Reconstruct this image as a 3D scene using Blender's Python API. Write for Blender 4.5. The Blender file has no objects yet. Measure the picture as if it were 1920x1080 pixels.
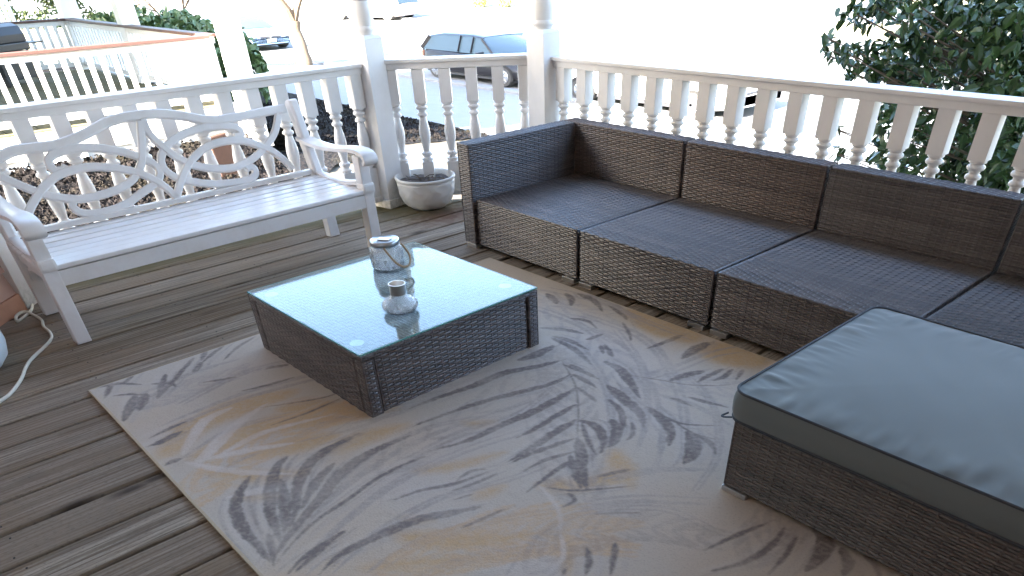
import bpy, bmesh, math, random
import numpy as np
from mathutils import Vector, Matrix
random.seed(7); rng = np.random.default_rng(7)
R_ = math.radians
scene = bpy.context.scene
COL = scene.collection

# ------------------------------------------------------------------ camera
cam = bpy.data.cameras.new('camera')
cam.sensor_fit = 'HORIZONTAL'; cam.sensor_width = 36.0
cam.lens = 1276.0 / 1920 * 36.0
cam.shift_x = -62.4 / 1920; cam.shift_y = 481.2 / 1920
cam.clip_start = 0.05; cam.clip_end = 2000
camo = bpy.data.objects.new('camera', cam); COL.objects.link(camo)
yaw, pit, rol = R_(-48.2341), R_(41.2895), R_(-1.748)
fwd = Vector((math.sin(yaw)*math.cos(pit), math.cos(yaw)*math.cos(pit), -math.sin(pit)))
rt = Vector((math.cos(yaw), -math.sin(yaw), 0)); up = rt.cross(fwd)
r2 = rt*math.cos(rol) + up*math.sin(rol); u2 = -rt*math.sin(rol) + up*math.cos(rol)
m = Matrix.Identity(4)
for i in range(3):
    m[i][0] = r2[i]; m[i][1] = u2[i]; m[i][2] = -fwd[i]; m[i][3] = (0, 0, 1.48)[i]
camo.matrix_world = m
scene.camera = camo

# ------------------------------------------------------------------ light
SUN_EL, SUN_AZ = 26.0, 166.0        # azimuth clockwise from +Y
world = bpy.data.worlds.new('World'); scene.world = world; world.use_nodes = True
wn = world.node_tree
sky = wn.nodes.new('ShaderNodeTexSky'); sky.sky_type = 'NISHITA'; sky.sun_disc = False
sky.sun_elevation = R_(SUN_EL); sky.sun_rotation = R_(SUN_AZ); sky.dust_density = 2.0
wn.links.new(sky.outputs[0], wn.nodes['Background'].inputs[0])
wn.nodes['Background'].inputs[1].default_value = 0.12
sun = bpy.data.lights.new('sun', 'SUN'); sun.energy = 5.0; sun.angle = R_(0.5); sun.color = (1.0, 0.94, 0.85)
suno = bpy.data.objects.new('sun', sun); COL.objects.link(suno)
sd = Vector((math.sin(R_(SUN_AZ))*math.cos(R_(SUN_EL)), math.cos(R_(SUN_AZ))*math.cos(R_(SUN_EL)), math.sin(R_(SUN_EL))))
suno.rotation_euler = sd.to_track_quat('Z', 'Y').to_euler()
suno.location = (0, -5, 20)
vs = scene.view_settings
vs.view_transform = 'Standard'; vs.look = 'None'; vs.gamma = 1.0; vs.use_curve_mapping = False
vs.exposure = 3.9
scene.render.engine = 'CYCLES'
scene.cycles.max_bounces = 8
scene.cycles.use_denoising = True

# ------------------------------------------------------------------ node helper
class NT:
    def __init__(s, name):
        s.m = bpy.data.materials.new(name); s.m.use_nodes = True
        s.t = s.m.node_tree; s.b = s.t.nodes['Principled BSDF']
    def n(s, typ, **kw):
        nd = s.t.nodes.new(typ)
        for k, v in kw.items(): setattr(nd, k, v)
        return nd
    def l(s, a, b): s.t.links.new(a, b)
    def val(s, sock, v):
        if isinstance(v, (int, float)): sock.default_value = v
        elif isinstance(v, tuple): sock.default_value = v if len(v) == 4 or len(sock.default_value) == 3 else (*v, 1)
        else: s.l(v, sock)
    def math(s, op, a, b=0.0, c=None, clamp=False):
        nd = s.n('ShaderNodeMath', operation=op, use_clamp=clamp)
        s.val(nd.inputs[0], a); s.val(nd.inputs[1], b)
        if c is not None: s.val(nd.inputs[2], c)
        return nd.outputs[0]
    def mix(s, f, a, b, mode='MIX'):
        nd = s.n('ShaderNodeMix', data_type='RGBA', blend_type=mode)
        s.val(nd.inputs[0], f); s.val(nd.inputs[6], a); s.val(nd.inputs[7], b)
        return nd.outputs[2]
    def coord(s, k='Object'): return s.n('ShaderNodeTexCoord').outputs[k]
    def pos(s): return s.n('ShaderNodeNewGeometry').outputs['Position']
    def mapping(s, vec, scale=(1,1,1), loc=(0,0,0), rot=(0,0,0)):
        nd = s.n('ShaderNodeMapping'); s.l(vec, nd.inputs[0])
        s.val(nd.inputs[1], loc); s.val(nd.inputs[2], rot); s.val(nd.inputs[3], scale)
        return nd.outputs[0]
    def noise(s, vec, scale=5, detail=4, rough=0.55, out='Fac', dist=0.0):
        nd = s.n('ShaderNodeTexNoise'); s.l(vec, nd.inputs['Vector'])
        nd.inputs['Scale'].default_value = scale; nd.inputs['Detail'].default_value = detail
        nd.inputs['Roughness'].default_value = rough; nd.inputs['Distortion'].default_value = dist
        return nd.outputs[out]
    def ramp(s, f, stops, interp='LINEAR'):
        nd = s.n('ShaderNodeValToRGB'); s.l(f, nd.inputs[0]); r = nd.color_ramp; r.interpolation = interp
        while len(r.elements) < len(stops): r.elements.new(0.5)
        for e, (p, c) in zip(r.elements, stops):
            e.position = p; e.color = (c, c, c, 1) if isinstance(c, (int, float)) else (*c, 1)
        return nd.outputs[0]
    def bump(s, h, dist=0.002, strength=1.0, normal=None):
        nd = s.n('ShaderNodeBump'); nd.inputs['Strength'].default_value = strength
        nd.inputs['Distance'].default_value = dist; s.l(h, nd.inputs['Height'])
        if normal is not None: s.l(normal, nd.inputs['Normal'])
        s.l(nd.outputs[0], s.b.inputs['Normal']); return nd.outputs[0]
    def sep(s, v):
        nd = s.n('ShaderNodeSeparateXYZ'); s.l(v, nd.inputs[0]); return nd.outputs
    def comb(s, x, y, z):
        nd = s.n('ShaderNodeCombineXYZ')
        for i, v in enumerate((x, y, z)): s.val(nd.inputs[i], v)
        return nd.outputs[0]
    def set(s, col=None, rough=None, metal=None, **kw):
        if col is not None: s.val(s.b.inputs['Base Color'], col)
        if rough is not None: s.val(s.b.inputs['Roughness'], rough)
        if metal is not None: s.val(s.b.inputs['Metallic'], metal)
        for k, v in kw.items(): s.val(s.b.inputs[k.replace('_', ' ')], v)
        return s
    def rand(s): return s.n('ShaderNodeObjectInfo').outputs['Random']

M = {}
def simple(name, col, rough=0.5, metal=0.0, var=0.12, scale=20, bump=0.0, **kw):
    t = NT(name); v = t.coord()
    n = t.noise(v, scale, 4)
    c = t.mix(n, tuple(x*(1-var) for x in col), tuple(min(1, x*(1+var)) for x in col))
    t.set(c, rough, metal, **kw)
    if bump: t.bump(n, bump)
    M[name] = t.m; return t

# white painted wood: faint grime, brush relief
t = NT('white_paint'); v = t.pos()
g = t.noise(v, 3.0, 6, .65); d = t.noise(v, 45, 3)
c = t.mix(t.ramp(g, [(.42, 0.0), (.75, 1.0)]), (.84, .81, .79), (.75, .715, .685))
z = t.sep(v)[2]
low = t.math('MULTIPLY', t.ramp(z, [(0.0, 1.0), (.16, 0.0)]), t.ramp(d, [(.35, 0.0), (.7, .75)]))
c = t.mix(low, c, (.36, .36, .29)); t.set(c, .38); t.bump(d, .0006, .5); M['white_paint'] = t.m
t = NT('bench_paint'); v = t.pos()
g = t.noise(v, 6.0, 6, .65); d = t.noise(v, 60, 3)
c = t.mix(t.ramp(g, [(.45, 0.0), (.8, 1.0)]), (.82, .785, .765), (.72, .665, .62)); t.set(c, .33); t.bump(d, .0005, .5); M['bench_paint'] = t.m
simple('neighbour_white', (.80, .79, .76), .5, var=.04)
simple('brown_cap', (.10, .050, .038), .55)
simple('foot_metal', (.62, .61, .60), .32, .9, var=.08)
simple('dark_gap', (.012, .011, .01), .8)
simple('soil', (.16, .14, .13), .95, var=.5, scale=60, bump=.01)
simple('cord_white', (.74, .70, .60), .45, var=.08)
simple('pink_siding', (.66, .44, .37), .6, var=.08)
simple('red_trim', (.60, .32, .22), .6, var=.15)
simple('roof_ceiling', (.62, .60, .57), .6, var=.03)
simple('shingle', (.10, .095, .09), .9, var=.3)
simple('house_siding', (.60, .56, .50), .7, var=.05)
simple('tub_white', (.72, .78, .82), .3, var=.03)
simple('piping', (.045, .05, .06), .7)
simple('rubber', (.05, .048, .045), .8)
simple('grill_black', (.018, .018, .02), .35)
simple('orange_wood', (.05, .021, .010), .8, var=.3)
simple('bark', (.12, .085, .055), .9, var=.4, scale=14, bump=.01)
simple('box_white', (.8, .8, .78), .4, var=.02)
simple('black_print', (.01, .01, .01), .6)
simple('steel', (.72, .66, .60), .34, 1.0, var=.05)
simple('zinc_lid', (.50, .53, .56), .30, .9, var=.12)
simple('rope', (.42, .30, .18), .9, var=.3, scale=200)
simple('disc_clear', (.75, .80, .80), .3)

# weathered deck boards
t = NT('deck_wood'); co = t.coord(); rnd = t.rand(); wp = t.pos()
off = t.comb(t.math('MULTIPLY', rnd, 37.0), t.math('MULTIPLY', rnd, 91.0), t.math('MULTIPLY', rnd, 13.0))
add = t.n('ShaderNodeVectorMath', operation='ADD'); t.l(co, add.inputs[0]); t.l(off, add.inputs[1]); bv = add.outputs[0]
fine = t.noise(t.mapping(bv, (60, 1.6, 60)), 1.0, 5, .65, dist=.6)
mid = t.noise(t.mapping(bv, (14, .7, 14)), 1.0, 5, .6, dist=1.2)
blot = t.noise(t.mapping(bv, (5, 1.3, 5)), 1.0, 4, .6)
knot = t.n('ShaderNodeTexVoronoi'); t.l(t.mapping(bv, (4.2, 1.25, 1)), knot.inputs['Vector']); knot.inputs['Scale'].default_value = 1.0
kn = t.ramp(knot.outputs['Distance'], [(0.03, 1.0), (.13, 0.0)])
base = t.mix(t.ramp(mid, [(.33, 0.0), (.68, 1.0)]), (.22, .175, .135), (.47, .41, .335))
base = t.mix(t.ramp(fine, [(.36, .8), (.56, 0.0)]), base, (.105, .072, .048))
brown = t.math('MULTIPLY', t.ramp(blot, [(.45, 0.0), (.68, 1.0)]), .65)
base = t.mix(brown, base, (.22, .14, .075))
hue = t.math('FRACT', t.math('MULTIPLY', rnd, 7.31))
base = t.mix(t.math('MULTIPLY', hue, .5), base, (.44, .37, .30))
base = t.mix(t.math('MULTIPLY', t.math('FRACT', t.math('MULTIPLY', rnd, 3.7)), .5), base, (.13, .088, .055))
wv = t.n('ShaderNodeTexWave', wave_type='BANDS', bands_direction='X'); t.l(t.mapping(bv, (9, .35, 1)), wv.inputs['Vector']); wv.inputs['Scale'].default_value = 1.6; wv.inputs['Distortion'].default_value = 9.0; wv.inputs['Detail'].default_value = 3.0; wv.inputs['Detail Scale'].default_value = .7
base = t.mix(t.math('MULTIPLY', t.math('POWER', wv.outputs['Fac'], 3.0), t.math('ADD', .15, t.math('MULTIPLY', t.math('FRACT', t.math('MULTIPLY', rnd, 5.1)), .55))), base, (.11, .070, .038))
spk = t.noise(t.mapping(bv, (260, 60, 60)), 1.0, 2)
base = t.mix(t.ramp(spk, [(.56, 0.0), (.7, .5)]), base, (.09, .07, .055))
base = t.mix(t.math('MULTIPLY', kn, .9), base, (.05, .035, .025))
X, Y, Z = t.sep(wp)
# moss line beside the railing and the rusty damp stain by the pot
wob = t.noise(wp, 4.0, 4)
moss = t.ramp(t.math('ADD', X, t.math('MULTIPLY', wob, .22)), [(0.0, 0.0), (1.0, 1.0)])
mx = t.math('SUBTRACT', 1.0, t.math('MULTIPLY', t.math('SUBTRACT', t.math('ADD', X, t.math('MULTIPLY', wob, -.30)), -5.20), 6.0), clamp=True)
base = t.mix(t.math('MULTIPLY', mx, .8), base, (.105, .095, .035))
def spot(cx, cy, rad, sx=1.0):
    dx = t.math('SUBTRACT', X, cx); dy = t.math('MULTIPLY', t.math('SUBTRACT', Y, cy), sx)
    d2 = t.math('SQRT', t.math('ADD', t.math('MULTIPLY', dx, dx), t.math('MULTIPLY', dy, dy)))
    d2 = t.math('ADD', d2, t.math('MULTIPLY', t.math('SUBTRACT', t.noise(wp, 16, 4), .5), .35))
    return t.math('SUBTRACT', 1.0, t.math('DIVIDE', d2, rad), clamp=True)
base = t.mix(t.math('MULTIPLY', spot(-4.52, 3.12, .30, .8), 1.4, clamp=True), base, (.115, .06, .04))
base = t.mix(t.math('MULTIPLY', spot(-4.85, 3.0, .45, .8), .8, clamp=True), base, (.12, .105, .045))
t.set(base, .85, Specular_IOR_Level=.22)
hh = t.math('ADD', t.math('MULTIPLY', fine, .6), t.math('MULTIPLY', mid, .4)); t.bump(hh, .0035, .8)
M['deck_wood'] = t.m

# woven rattan: flat strands over stakes, u/v in metres from the UV map
def wicker(name, tint=(1, 1, 1), ph=.0115, pu=.028):
    t = NT(name); uv = t.coord('UV'); u, v, _ = t.sep(uv)
    wobble = t.math('MULTIPLY', t.math('SUBTRACT', t.noise(uv, 9.0, 2), .5), .006)
    v2 = t.math('DIVIDE', t.math('ADD', v, wobble), ph); row = t.math('FLOOR', v2); fv = t.math('FRACT', v2)
    u2 = t.math('DIVIDE', u, pu)
    rowodd = t.math('MODULO', t.math('ABSOLUTE', row), 2.0)
    ph_ = t.math('ADD', t.math('MULTIPLY', u2, math.pi), t.math('MULTIPLY', rowodd, math.pi))
    over = t.math('ADD', t.math('MULTIPLY', t.math('COSINE', ph_), .5), .5)
    prof = t.math('POWER', t.math('SINE', t.math('MULTIPLY', fv, math.pi), clamp=True), .7)
    strand = t.math('MULTIPLY', prof, t.math('ADD', .58, t.math('MULTIPLY', over, .42)))
    fu = t.math('ABSOLUTE', t.math('SUBTRACT', t.math('FRACT', u2), .5))
    stake = t.math('MULTIPLY', t.math('LESS_THAN', t.math('SUBTRACT', .5, fu), .13), .42)
    h = t.math('MAXIMUM', strand, stake)
    rn = t.n('ShaderNodeTexWhiteNoise', noise_dimensions='2D'); t.l(t.comb(row, t.math('FLOOR', t.math('MULTIPLY', u, 1.7)), 0.0), rn.inputs[0])
    streak = t.noise(t.mapping(uv, (7, 260, 1)), 1.0, 3)
    patch = t.noise(uv, 3.2, 3)
    f = t.math('ADD', t.math('MULTIPLY', rn.outputs[0], .45), t.math('MULTIPLY', streak, .55))
    colv = t.noise(t.mapping(uv, (34, 1.6, 1)), 1.0, 2); rowv = t.noise(t.mapping(uv, (1.4, 42, 1)), 1.0, 2)
    f = t.math('ADD', f, t.math('MULTIPLY', t.math('SUBTRACT', patch, .5), .4))
    f = t.math('ADD', f, t.math('MULTIPLY', t.math('SUBTRACT', colv, .5), .7))
    f = t.math('ADD', f, t.math('MULTIPLY', t.math('SUBTRACT', rowv, .5), .6))
    f = t.math('ADD', f, t.math('MULTIPLY', stake, t.math('MULTIPLY', t.math('SUBTRACT', 1.0, over), .6)), clamp=True)
    A = tuple(a*b for a, b in zip((.040, .033, .031), tint)); B = tuple(a*b for a, b in zip((.190, .160, .150), tint))
    c = t.mix(f, A, B)
    isl = t.n('ShaderNodeNewGeometry').outputs['Random Per Island']; c = t.mix(t.math('MULTIPLY', isl, .45), c, tuple(a*b for a, b in zip((.050, .041, .038), tint)))
    t.set(c, .36, Specular_IOR_Level=.6); M[name] = t.m
wicker('wicker'); wicker('wicker_brown', (1.08, .93, .84)); wicker('wicker_dark', (.80, .80, .78), .0125, .034)

# cushion fabric
t = NT('cushion_fabric'); v = t.coord(); w1 = t.noise(v, 500, 2); w2 = t.noise(v, 2.2, 3)
c = t.mix(w2, (.118, .136, .134), (.140, .158, .154)); t.set(c, .75, Sheen_Weight=.25, Sheen_Roughness=.4)
t.bump(w1, .0006, .4); M['cushion_fabric'] = t.m

# glass plate
t = NT('table_glass'); t.set((.80, .92, .90), .03, 0.0, Transmission_Weight=.92, IOR=1.29)
M['table_glass'] = t.m
t = NT('glass_edge'); t.set((.12, .34, .30), .15, 0.0, IOR=1.5); M['glass_edge'] = t.m
# crackled mercury glass
t = NT('crackle_glass'); v = t.coord()
vo = t.n('ShaderNodeTexVoronoi', feature='DISTANCE_TO_EDGE'); t.l(v, vo.inputs['Vector']); vo.inputs['Scale'].default_value = 85
cr = t.ramp(vo.outputs['Distance'], [(0.0, 1.0), (.09, 0.0)])
n = t.noise(v, 14, 5, .7)
c = t.mix(n, (.86, .87, .88), (.97, .97, .97)); c = t.mix(cr, c, (.96, .96, .97))
t.set(c, t.math('ADD', .12, t.math('MULTIPLY', n, .25)), t.math('MULTIPLY', t.ramp(n, [(.55, 0.0), (.8, .25)]), 1.0), Transmission_Weight=.88, IOR=1.45)
t.bump(t.math('ADD', cr, n), .0012, .5); M['crackle_glass'] = t.m
# embossed ceramic
t = NT('pot_ceramic'); v = t.coord(); n = t.noise(v, 12, 4)
c = t.mix(n, (.82, .79, .75), (.86, .84, .80)); t.set(c, .42); t.bump(n, .002, .3); M['pot_ceramic'] = t.m

# rug: print lives in the colour attribute of the mesh, pile grain in the shader
t = NT('rug_pile'); at = t.n('ShaderNodeVertexColor', layer_name='print'); v = t.coord()
g1 = t.noise(v, 420, 2, .6); g2 = t.noise(v, 3.0, 3); g3 = t.noise(v, 130, 3, .7)
c = t.mix(t.math('MULTIPLY', t.ramp(g1, [(.3, 0.0), (.7, 1.0)]), .32), at.outputs['Color'], (.62, .57, .52))
c = t.mix(t.math('MULTIPLY', t.ramp(g3, [(.5, 0.0), (.75, 1.0)]), .28), c, (.20, .175, .165))
c = t.mix(t.math('MULTIPLY', g2, .16), c, (.30, .27, .25))
t.set(c, .95, Specular_IOR_Level=.15); t.bump(g3, .003, .6); M['rug_pile'] = t.m
simple('rug_edge', (.50, .40, .28), .9, var=.2, scale=150)

# outdoors
t = NT('mulch'); v = t.pos(); vo = t.n('ShaderNodeTexVoronoi'); t.l(t.mapping(v, (14, 18, 14)), vo.inputs['Vector']); vo.inputs['Scale'].default_value = 1.0
n = t.noise(v, 1.2, 4)
c = t.mix(vo.outputs['Color'], (.006, .0055, .006), (.022, .018, .017)); c = t.mix(t.ramp(n, [(.5, 0.0), (.7, .5)]), c, (.04, .034, .018))
t.set(c, .95, Specular_IOR_Level=.1); t.bump(vo.outputs['Distance'], .05, 1.0); M['mulch'] = t.m
t = NT('straw_ground'); v = t.pos(); n = t.noise(v, 6, 6, .7); n2 = t.noise(v, .8, 3)
c = t.mix(n, (.04, .030, .020), (.13, .10, .065)); c = t.mix(n2, c, (.085, .07, .048)); t.set(c, .95); t.bump(n, .03); M['straw_ground'] = t.m
t = NT('concrete'); v = t.pos(); n = t.noise(v, 2.5, 6, .65); n2 = t.noise(v, 60, 2)
c = t.mix(n, (.165, .165, .165), (.235, .235, .23)); c = t.mix(t.math('MULTIPLY', n2, .2), c, (.12, .12, .12)); t.set(c, .85); t.bump(n2, .003); M['concrete'] = t.m
t = NT('asphalt'); v = t.pos(); n = t.noise(v, 1.2, 5); n2 = t.noise(v, 40, 2)
c = t.mix(n, (.16, .16, .165), (.24, .24, .235)); c = t.mix(t.math('MULTIPLY', n2, .3), c, (.10, .10, .10)); t.set(c, .9); M['asphalt'] = t.m
t = NT('dry_lawn'); v = t.pos(); n = t.noise(v, 1.0, 6, .7); n2 = t.noise(v, 14, 4)
c = t.mix(n, (.24, .22, .10), (.40, .36, .22)); c = t.mix(t.math('MULTIPLY', n2, .4), c, (.45, .42, .30)); t.set(c, .95); t.bump(n2, .03); M['dry_lawn'] = t.m
def leafmat(name, a, b, rough=.35, tr=.08):
    t = NT(name); n = t.noise(t.pos(), 3.0, 3); r = t.n('ShaderNodeNewGeometry').outputs['Random Per Island']
    c = t.mix(t.math('ADD', t.math('MULTIPLY', n, .4), t.math('MULTIPLY', r, .6)), a, b)
    t.set(c, rough); M[name] = t.m
leafmat('holly_leaf', (.020, .040, .013), (.065, .115, .035), .22)
leafmat('hedge_leaf', (.035, .065, .018), (.10, .15, .05), .5)
leafmat('conifer_leaf', (.05, .08, .02), (.12, .15, .05), .7)
leafmat('yellow_leaf', (.20, .20, .05), (.38, .36, .12), .7)
leafmat('bud_leaf', (.35, .26, .10), (.50, .40, .18), .8)

# cars
def paint(name, col, rough=.25, metal=.0):
    t = NT(name); n = t.noise(t.coord(), 4, 3)
    t.set(t.mix(t.math('MULTIPLY', n, .08), col, (.2, .18, .16)), rough, metal, Coat_Weight=.15, Coat_Roughness=.1, Specular_IOR_Level=.3); M[name] = t.m
paint('paint_silver_blue', (.14, .22, .35)); paint('paint_black', (.012, .012, .015), .3, .1); paint('paint_white', (.78, .78, .76), .3, 0); paint('paint_rose', (.62, .50, .48), .35, .1)
t = NT('car_glass'); t.set((.05, .075, .09), .06, 0.0, Specular_IOR_Level=.3); M['car_glass'] = t.m
t = NT('skylit_glass'); t.set((.40, .50, .55), .1, 0.0, Specular_IOR_Level=.5); M['skylit_glass'] = t.m  # sky glare on the white car's windows painted into the glass colour
simple('chrome', (.7, .7, .7), .15, 1.0, var=.03)
t = NT('lamp_glass'); t.set((.75, .78, .8), .1, 0.0, Specular_IOR_Level=.8); M['lamp_glass'] = t.m
simple('plate', (.72, .68, .45), .5, var=.05)
simple('dark_plastic', (.04, .04, .045), .5)

# ------------------------------------------------------------------ mesh helper
class MB:
    def __init__(s): s.v = []; s.f = []; s.uv = []
    def add(s, vs, fs, uvs=None):
        o = len(s.v); s.v += [tuple(p) for p in vs]
        for i, f in enumerate(fs):
            s.f.append([o+k for k in f]); s.uv.append(uvs[i] if uvs else None)
        return s
    def box(s, x0, y0, z0, x1, y1, z1, uo=0.0):
        P = [(x0,y0,z0),(x1,y0,z0),(x1,y1,z0),(x0,y1,z0),(x0,y0,z1),(x1,y0,z1),(x1,y1,z1),(x0,y1,z1)]
        F = [(0,3,2,1),(4,5,6,7),(0,1,5,4),(1,2,6,5),(2,3,7,6),(3,0,4,7)]
        U = []
        for k, f in enumerate(F):
            if k < 2: U.append([(P[i][0]+uo, P[i][1]) for i in f])
            elif k in (2, 4): U.append([(P[i][0]+uo, P[i][2]) for i in f])
            else: U.append([(P[i][1]+uo, P[i][2]) for i in f])
        return s.add(P, F, U)
    def obox(s, c, sx, sy, sz, rz=0.0, rx=0.0, ry=0.0):
        M3 = Matrix.Rotation(rz, 3, 'Z') @ Matrix.Rotation(ry, 3, 'Y') @ Matrix.Rotation(rx, 3, 'X')
        b = MB().box(-sx/2, -sy/2, -sz/2, sx/2, sy/2, sz/2)
        return s.add([Vector(c) + M3 @ Vector(p) for p in b.v], b.f, b.uv)
    def beam(s, a, b, w, h, up=(0,0,1)):
        a, b = Vector(a), Vector(b); d = (b-a).normalized(); side = d.cross(Vector(up)).normalized(); u = side.cross(d)
        P = []
        for e in (a, b):
            for i, j in ((-1,-1),(1,-1),(1,1),(-1,1)): P.append(e + side*i*w/2 + u*j*h/2)
        return s.add(P, [(0,3,2,1),(4,5,6,7),(0,1,5,4),(1,2,6,5),(2,3,7,6),(3,0,4,7)])
    def lathe(s, prof, c=(0,0,0), n=24, sx=1.0, sy=1.0, cap=True):
        P = []; F = []
        for r, z in prof:
            for k in range(n):
                a = 2*math.pi*k/n; P.append((c[0]+r*math.cos(a)*sx, c[1]+r*math.sin(a)*sy, c[2]+z))
        for i in range(len(prof)-1):
            for k in range(n): F.append((i*n+k, i*n+(k+1)%n, (i+1)*n+(k+1)%n, (i+1)*n+k))
        if cap:
            F.append(tuple(range(n-1, -1, -1))); F.append(tuple((len(prof)-1)*n+k for k in range(n)))
        return s.add(P, F)
    def tube(s, pts, r, n=8, cap=True):
        pts = [Vector(p) for p in pts]; rr = r if isinstance(r, (list, tuple)) else [r]*len(pts)
        P = []; F = []; ref = None
        for i, p in enumerate(pts):
            d = (pts[min(i+1, len(pts)-1)] - pts[max(i-1, 0)]).normalized()
            if ref is None: ref = d.orthogonal().normalized()
            ref = (ref - d*ref.dot(d)).normalized(); b = d.cross(ref)
            for k in range(n):
                a = 2*math.pi*k/n; P.append(p + (ref*math.cos(a) + b*math.sin(a))*rr[i])
        for i in range(len(pts)-1):
            for k in range(n): F.append((i*n+k, i*n+(k+1)%n, (i+1)*n+(k+1)%n, (i+1)*n+k))
        if cap: F.append(tuple(range(n-1, -1, -1))); F.append(tuple((len(pts)-1)*n+k for k in range(n)))
        return s.add(P, F)
    def ribbon(s, pts, w, nrm, th):
        """flat band of width w following pts in the plane with normal nrm, thickness th"""
        pts = [Vector(p) for p in pts]; nrm = Vector(nrm).normalized(); P = []; F = []
        ww = w if isinstance(w, (list, tuple)) else [w]*len(pts)
        for i, p in enumerate(pts):
            d = (pts[min(i+1, len(pts)-1)] - pts[max(i-1, 0)]).normalized(); sd_ = nrm.cross(d).normalized()
            for a, b in ((-1,-.6),(-.7,-1),(.7,-1),(1,-.6),(1,.6),(.7,1),(-.7,1),(-1,.6)): P.append(p + sd_*a*ww[i]/2 + nrm*b*th/2)
        n = 8
        for i in range(len(pts)-1):
            for k in range(n): F.append((i*n+k, i*n+(k+1)%n, (i+1)*n+(k+1)%n, (i+1)*n+k))
        F.append(tuple(range(n-1, -1, -1))); F.append(tuple((len(pts)-1)*n+k for k in range(n)))
        return s.add(P, F)
    def prism(s, poly, z0, z1):
        n = len(poly); P = [(x, y, z0) for x, y in poly] + [(x, y, z1) for x, y in poly]
        F = [tuple(range(n-1, -1, -1)), tuple(range(n, 2*n))] + [(k, (k+1)%n, n+(k+1)%n, n+k) for k in range(n)]
        return s.add(P, F)
    def mesh(s, name, mat, bevel=0.0, smooth=False, seg=2):
        me = bpy.data.meshes.new(name); me.from_pydata(s.v, [], s.f)
        if any(u is not None for u in s.uv):
            l = me.uv_layers.new(name='UVMap'); i = 0
            for f, u in zip(s.f, s.uv):
                for k in range(len(f)): l.data[i].uv = u[k] if u else (0, 0); i += 1
        bm = bmesh.new(); bm.from_mesh(me)
        bmesh.ops.recalc_face_normals(bm, faces=bm.faces)
        if bevel:
            es = [e for e in bm.edges if len(e.link_faces) == 2 and e.calc_face_angle(0) > .6]
            bmesh.ops.bevel(bm, geom=es, offset=bevel, segments=seg, profile=.6, affect='EDGES', clamp_overlap=True)
        bm.to_mesh(me); bm.free()
        if smooth:
            me.polygons.foreach_set('use_smooth', [True]*len(me.polygons))
            if hasattr(me, 'set_sharp_from_angle'): me.set_sharp_from_angle(angle=R_(40))
        for mm in (mat if isinstance(mat, (list, tuple)) else [mat]): me.materials.append(M[mm])
        return me
    def build(s, name, mat, parent=None, bevel=0.0, smooth=False, loc=(0,0,0), seg=2):
        return put(name, s.mesh(name, mat, bevel, smooth, seg), parent, loc)

def put(name, me, parent=None, loc=(0,0,0), rz=0.0):
    o = bpy.data.objects.new(name, me); COL.objects.link(o); o.location = loc; o.rotation_euler = (0, 0, rz)
    if parent is not None: o.parent = parent
    return o
def empty(name, loc=(0,0,0), rz=0.0, parent=None):
    o = bpy.data.objects.new(name, None); COL.objects.link(o); o.location = loc; o.rotation_euler = (0, 0, rz)
    o.empty_display_size = .1
    if parent is not None: o.parent = parent
    return o
def tag(o, label=None, cat=None, group=None, kind=None):
    for k, v in (('label', label), ('category', cat), ('group', group), ('kind', kind)):
        if v: o[k] = v
    return o
def copy_tree(o, parent=None):
    c = o.copy(); COL.objects.link(c)
    if parent is not None: c.parent = parent
    for ch in list(o.children): copy_tree(ch, c)
    return c
def catmull(pts, k=5):
    pts = [Vector(p) for p in pts]; out = []
    for i in range(len(pts)-1):
        p0, p1, p2, p3 = pts[max(i-1, 0)], pts[i], pts[i+1], pts[min(i+2, len(pts)-1)]
        for j in range(k):
            t = j/k; out.append(.5*((2*p1)+(p2-p0)*t+(2*p0-5*p1+4*p2-p3)*t*t+(3*p1-p0-3*p2+p3)*t**3))
    out.append(pts[-1]); return out

# ------------------------------------------------------------------ ground, road, paths
def gz(x, y):
    if y < 0: return -.6
    if y > 17.8: return -2.2
    return -.6 - .09*y
def mound(x, y): return max(0, 1-(x+12.9)/1.6)**1.5*(.02+.36*min(1, max(0, (y-1.2)/3.4))) if -12.95 < x < -11.3 and y < 6 else 0
def sheet(name, xs, ys, mat, dz=0.0, kind='structure', rough=0.0):
    P = []; F = []; nx, ny = len(xs), len(ys)
    for y in ys:
        for x in xs: P.append((x, y, gz(x, y) + dz + (mound(x, y) if mat == 'mulch' else 0) + (random.uniform(-rough, rough) if rough else 0)))
    for j in range(ny-1):
        for i in range(nx-1): F.append((j*nx+i, j*nx+i+1, (j+1)*nx+i+1, (j+1)*nx+i))
    return tag(MB().add(P, F).build(name, mat, smooth=True), kind=kind)
far = [-1200, -400, -150, -80]
sheet('ground', far + list(np.linspace(-60, 40, 40)) + [150, 1200], [-1200, -200, -40, -10] + list(np.linspace(0, 17.8, 20)) + [20, 40, 80, 200, 1200], 'dry_lawn', -.012)
sheet('side_yard', list(np.linspace(-12.9, -4.6, 30)), list(np.linspace(5.2, 10.5, 40)), 'straw_ground', 0.0, rough=.012)
mb_x = list(np.linspace(-33, -12.9, 60)); mb_y = list(np.linspace(-1, 10.5, 60))
sheet('mulch_bed', mb_x, mb_y, 'mulch', .02, rough=.02)
sheet('mulch_bed', list(np.linspace(-12.9, -5.3, 50)), list(np.linspace(-4, 5.2, 50)), 'mulch', .02, rough=.02)
tb_ = MB(); gy = list(np.linspace(5.19, 8.1, 14)); tb_.add([(-12.95+(-11.0-.76*(y-5.5)+12.95+.1*math.sin(y*5))*i/12, y, gz(0, y)+.022+random.uniform(-.015, .02)) for y in gy for i in range(13)], [(j*13+i, j*13+i+1, (j+1)*13+i+1, (j+1)*13+i) for j in range(13) for i in range(12)])
tag(tb_.build('mulch_bed', 'mulch', smooth=True), kind='structure')
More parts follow.
